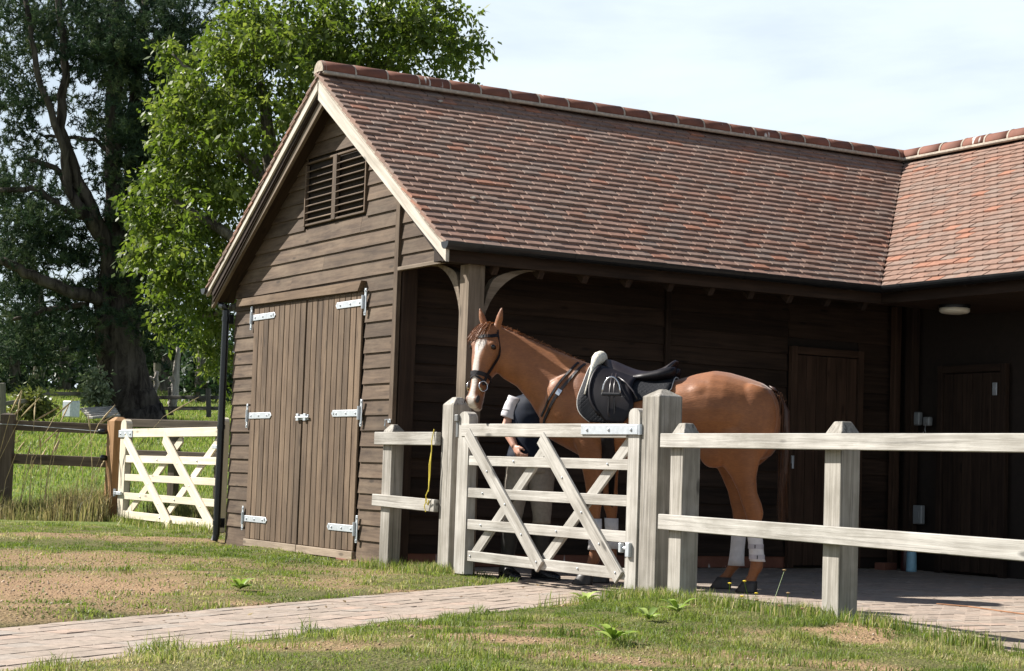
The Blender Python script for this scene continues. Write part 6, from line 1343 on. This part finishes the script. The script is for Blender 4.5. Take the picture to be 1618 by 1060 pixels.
def garment(name, rings, mat, rough_amp=0.006, fr=11.0, caps=False, thick=0.006, sub=3):
    """clothing shell, resampled and given soft folds"""
    out = []
    for r0, r1 in zip(rings[:-1], rings[1:]):
        for i in range(sub): out.append([a.lerp(b_, i / sub) for a, b_ in zip(r0, r1)])
    out.append(rings[-1]); res = []
    for rg in out:
        c = sum(rg, Vector()) / len(rg); res.append([p + (p - c).normalized() * rough_amp * (mnoise.noise(Vector((p.x * fr, p.y * fr, p.z * fr * 1.6))) + 0.5 * mnoise.noise(p * fr * 2.7)) for p in rg])
    mb = MB(); mb.loft(res, caps); o = mb.build(name, mat, per, PM, True); s_ = o.modifiers.new('s', 'SOLIDIFY'); s_.thickness = thick; s_.offset = 1; return o
grow = lambda T, e: [(r, f, z, rr + e, rf + e) for r, f, z, rr, rf in T]
M_NAVY = plain('navy_gilet', (0.007, 0.011, 0.022), 0.7, 0, 0.2, 20, 0.15); M_BREECH = plain('beige_breeches', (0.265, 0.235, 0.20), 0.85, 0, 0.12, 40, 0.2, 0.002); M_SHIRT = plain('pale_shirt', (0.56, 0.54, 0.56), 0.8, 0, 0.06); M_CHAP = plain('dark_chaps', (0.022, 0.020, 0.018), 0.6, 0, 0.2, 30); M_SHOE = plain('black_shoe', (0.014, 0.014, 0.015), 0.25, 0, 0.2)
garment('gilet', [hring(*t, n=36, rot=RT) for t in [(0.0, 0.0, 0.835, .178, .138)] + grow(TORSO[1:], 0.022)[0:6] + [(0.028, -0.004, 1.318, .110, .08), (0.03, 0.0, 1.355, .068, .064)]], M_NAVY, 0.012, 9)
for T in (LEGL, LEGR): garment('breeches', [hring(*t, n=28) for t in grow(T[:5], 0.012)], M_BREECH, 0.008, 13)
garment('breeches', [hring(*t, n=30, rot=RT) for t in ((0, 0, 0.76, .150, .118), (0, 0, 0.84, .165, .13), (0, 0, 0.92, .152, .115))], M_BREECH, 0.004)
for T in (LEGL, LEGR): garment('half_chap', [hring(*t, n=24) for t in grow(T[4:] + [(T[-1][0], T[-1][1], 0.045, .037, .042)], 0.011)], M_CHAP, 0.003)
def sleeve(S, E):
    d = (E - S).normalized(); x = d.cross(Vector((0, 1, 0.1))).normalized(); y = d.cross(x); q = []
    for t, r_ in ((-0.12, 0.058), (0.15, 0.062), (0.45, 0.060), (0.66, 0.058)):
        c = S.lerp(E, t); q.append([c + (x * math.cos(2 * PI * k / 22) + y * math.sin(2 * PI * k / 22)) * r_ for k in range(22)])
    return garment('sleeve', q, M_SHIRT, 0.007, 18)
sleeve(SHL, ELL); sleeve(SHR, ELR)
garment('collar', [hring(0.03, 0.0, z, r_, r_ * 0.95, n=24) for z, r_ in ((1.33, .066), (1.365, .064), (1.385, .062))], M_SHIRT, 0.002)
for r_, f_, yaw in ((-0.146, 0.0, 0.45), (0.10, 0.0, 0.75)):
    d = Vector((math.sin(yaw), math.cos(yaw), 0)); x = Vector((d.y, -d.x, 0)); sh = MB()
    sh.loft([ring(Vector((r_, f_, 0)) + d * t + LZ * zc, LZ, x, hu, zc - 0.002, w_, 16, 2.4) for t, zc, hu, w_ in ((-0.075, .03, .03, .022), (-0.06, .035, .055, .036), (-0.02, .04, .075, .041), (0.03, .04, .060, .042), (0.09, .034, .035, .047), (0.14, .028, .026, .046), (0.175, .024, .016, .034), (0.19, .02, .006, .016))])
    so_ = sh.build('shoe', M_SHOE, per, PM, True)
    sole = MB(); sole.loft([[Vector((r_, f_, z)) + d * t + x * w_ for t, w_ in ((-0.08, 0), (-0.07, .032), (-0.02, .042), (0.05, .044), (0.12, .051), (0.17, .04), (0.197, 0), (0.17, -.04), (0.12, -.051), (0.05, -.044), (-0.02, -.042), (-0.07, -.032))] for z in (0.0, 0.014)]); sole.build('sole', M_BLACK, so_, PM)
M_HAIR = plain('brown_hair', (0.06, 0.035, 0.02), 0.5, 0, 0.3, 40)
hr = MB(); hr.loft([hring(HC.x + dx - fd.x * 0.014, HC.y - fd.y * 0.014, HC.z + dz, rr, rf, rot=RT) for dz, rr, rf, dx in ((-0.06, .055, .055, 0), (-0.02, .074, .078, 0), (0.03, .080, .086, 0), (0.07, .076, .083, 0), (0.105, .055, .06, 0), (0.124, .02, .022, 0))]); hr.tube([HC - fd * 0.09 + LZ * 0.03, HC - fd * 0.12 - LZ * 0.05, HC - fd * 0.11 - LZ * 0.16], [.03, .032, .012], 10); hr.build('hair', M_HAIR, per, PM, True)
for s in (1, -1):
    e = MB(); c = HC + fd * 0.079 + rt_ * s * 0.030 + LZ * 0.012; e.loft([[c + rt_ * (0.011 * math.sin(PI * i / 6) * math.cos(2 * PI * k / 10)) + LZ * (0.007 * math.cos(PI * i / 6)) + fd * (0.007 * math.sin(PI * i / 6) * math.sin(2 * PI * k / 10)) for k in range(10)] for i in range(1, 6)]); e.build('eye', M_EYE, per, PM, True)
mo = MB(); c = HC + fd * 0.076 - LZ * 0.058; mo.loft([[c + rt_ * (0.022 * math.cos(PI * i / 6)) + LZ * (0.006 * math.sin(PI * i / 6) * math.cos(2 * PI * k / 8)) + fd * (0.006 * math.sin(PI * i / 6) * math.sin(2 * PI * k / 8)) for k in range(8)] for i in range(1, 6)]); mo.build('mouth', plain('lips', (0.38, 0.15, 0.12), 0.5), per, PM, True)

# ------------------------------------------------------------------ dead leaves and straw blown on the paving
fl_v = []; fl_f = []
for _ in range(150):
    if random.random() < 0.6: u = random.uniform(-3.6, 2.2); v = random.uniform(0.05, PW - 0.05); p = PA + PD * u + vdir * v; x, y = p.x, p.y
    else: x, y = random.uniform(0.5, 3.2), random.uniform(-6.4, -2.6)
    a = random.uniform(0, 2 * PI); straw = random.random() < 0.45; L_ = random.uniform(0.015, 0.04) * (1.6 if straw else 1); W_ = 0.003 if straw else L_ * 0.55
    d = Vector((math.cos(a), math.sin(a), random.gauss(0, .15))) * L_ / 2; sd_ = Vector((-math.sin(a), math.cos(a), random.gauss(0, .3))) * W_ / 2; c = Vector((x, y, 0.006 + abs(d.z) + abs(sd_.z))); b_ = len(fl_v)
    fl_v += [c - d, c + sd_, c + d + LZ * 0.004, c - sd_]; fl_f.append([b_, b_ + 1, b_ + 2, b_ + 3])
fo = mk('leaf_litter', fl_v, fl_f, leaf_mat('dead_leaf', [(0, (0.07, 0.04, 0.02)), (0.6, (0.16, 0.10, 0.05)), (1, (0.40, 0.32, 0.18))], 0.1, 0.8)); a_ = fo.data.attributes.new('rnd', 'FLOAT', 'POINT'); a_.data.foreach_set('value', np.repeat(rng.random(len(fl_v) // 4), 4).astype(np.float32)); tag(fo, kind='stuff')

# ------------------------------------------------------------------ weeds, rope
def weed(x, y, n, ln, w_, label, seed, mat):
    g = random.Random(seed); z = float(gz(np.array([x]), np.array([y]))[0]); t = thing('broadleaf_weed', label, 'weed', (x, y, z))
    for k in range(n):
        a = 2 * PI * k / n + g.uniform(-0.3, 0.3); d = Vector((math.cos(a), math.sin(a), 0)); sd_ = Vector((-d.y, d.x, 0)); L_ = ln * g.uniform(0.45, 1.25); W_ = w_ * g.uniform(0.7, 1.3); up = g.uniform(0.4, 1.3); V = []; Fs = []
        for i in range(6):
            q = i / 5; hgt = L_ * (up * q - 0.55 * up * q * q) + 0.01; wd = W_ * (0.18 + 0.82 * math.sin(PI * min(1, q ** 1.3 * 0.95 + 0.03))) * 0.5
            c = Vector((x, y, z)) + d * L_ * q * 0.85 + LZ * hgt; V += [c - sd_ * wd + LZ * wd * 0.35, c, c + sd_ * wd + LZ * wd * 0.35]
        for i in range(5):
            for j in range(2): Fs.append([i * 3 + j, i * 3 + j + 1, i * 3 + j + 4, i * 3 + j + 3])
        o = mk('leaf', V, Fs, mat, t, None, True); a_ = o.data.attributes.new('rnd', 'FLOAT', 'POINT'); a_.data.foreach_set('value', [g.random()] * len(V))
    return t
M_WEED = leaf_mat('weed_leaf', [(0, (0.15, 0.23, 0.045)), (0.6, (0.23, 0.31, 0.08)), (1, (0.36, 0.42, 0.18))], 0.45, 0.45)
def gp(px, py, z=0.03):
    d = R_ * ((px - 809) / 2929.8) - U_ * ((py - 530) / 2929.8) + F_; t = (z - CAM.z) / d.z; p = CAM + d * t; return p.x, p.y
weed(*gp(968, 1022), 16, 0.12, 0.042, 'pale green plantain rosette in the near grass, on its own below the thick gate post', 1, M_WEED)
weed(*gp(925, 948), 10, 0.10, 0.045, 'broad leaved weed at the path edge in front of the gate', 2, M_WEED)
weed(*gp(1070, 975), 18, 0.10, 0.034, 'bushy weed in the grass at the foot of the post beside the thick gate post', 3, M_WEED)
weed(*gp(1025, 985), 12, 0.09, 0.034, 'low leafy weed in the grass just left of the bushy weed', 4, M_WEED)
weed(*gp(380, 928), 22, 0.10, 0.04, 'low clover like weed patch in the lawn above the path', 5, M_WEED)
fw = thing('wild_flower', 'thin stemmed yellow flowers growing by the fence over the paving edge', 'wild flower', (*gp(1185, 985), 0))
g = random.Random(12)
for k in range(9):
    bx, by = gp(1150 + k * 13, 978 + k * 2.2); p0 = Vector((bx, by, 0.0)); hh = g.uniform(0.12, 0.32); l = Vector((g.gauss(0, .25), g.gauss(0, .25), 0)) * hh
    P = [p0, p0 + LZ * hh * .5 + l * .3, p0 + LZ * hh + l]; sm_ = MB(); sm_.tube(P, [.0022, .0018, .0014], 5); sm_.build('stem', M_WEED, fw)
    fl_ = MB(); fl_.lathe([(0.002, 0), (0.009, 0.004), (0.011, 0.007), (0.003, 0.010)], Matrix.Translation(P[-1]), 9); fl_.build('flower', plain('yellow_petal', (0.62, 0.46, 0.03), 0.6) if k < 4 else plain('brown_seed', (0.25, 0.17, 0.08), 0.9), fw)
rp_ = MB(); rp_.tube([(*gp(1480, 954, 0.006), 0.006), (*gp(1530, 958, 0.006), 0.006), (*gp(1580, 965, 0.006), 0.006), (*gp(1640, 973, 0.006), 0.006)], 0.005, 6); tag(rp_.build('rope', plain('orange_rope', (0.26, 0.125, 0.06), 0.9)), 'thin orange rope lying on the sunlit pavers right of the fence posts', 'rope')
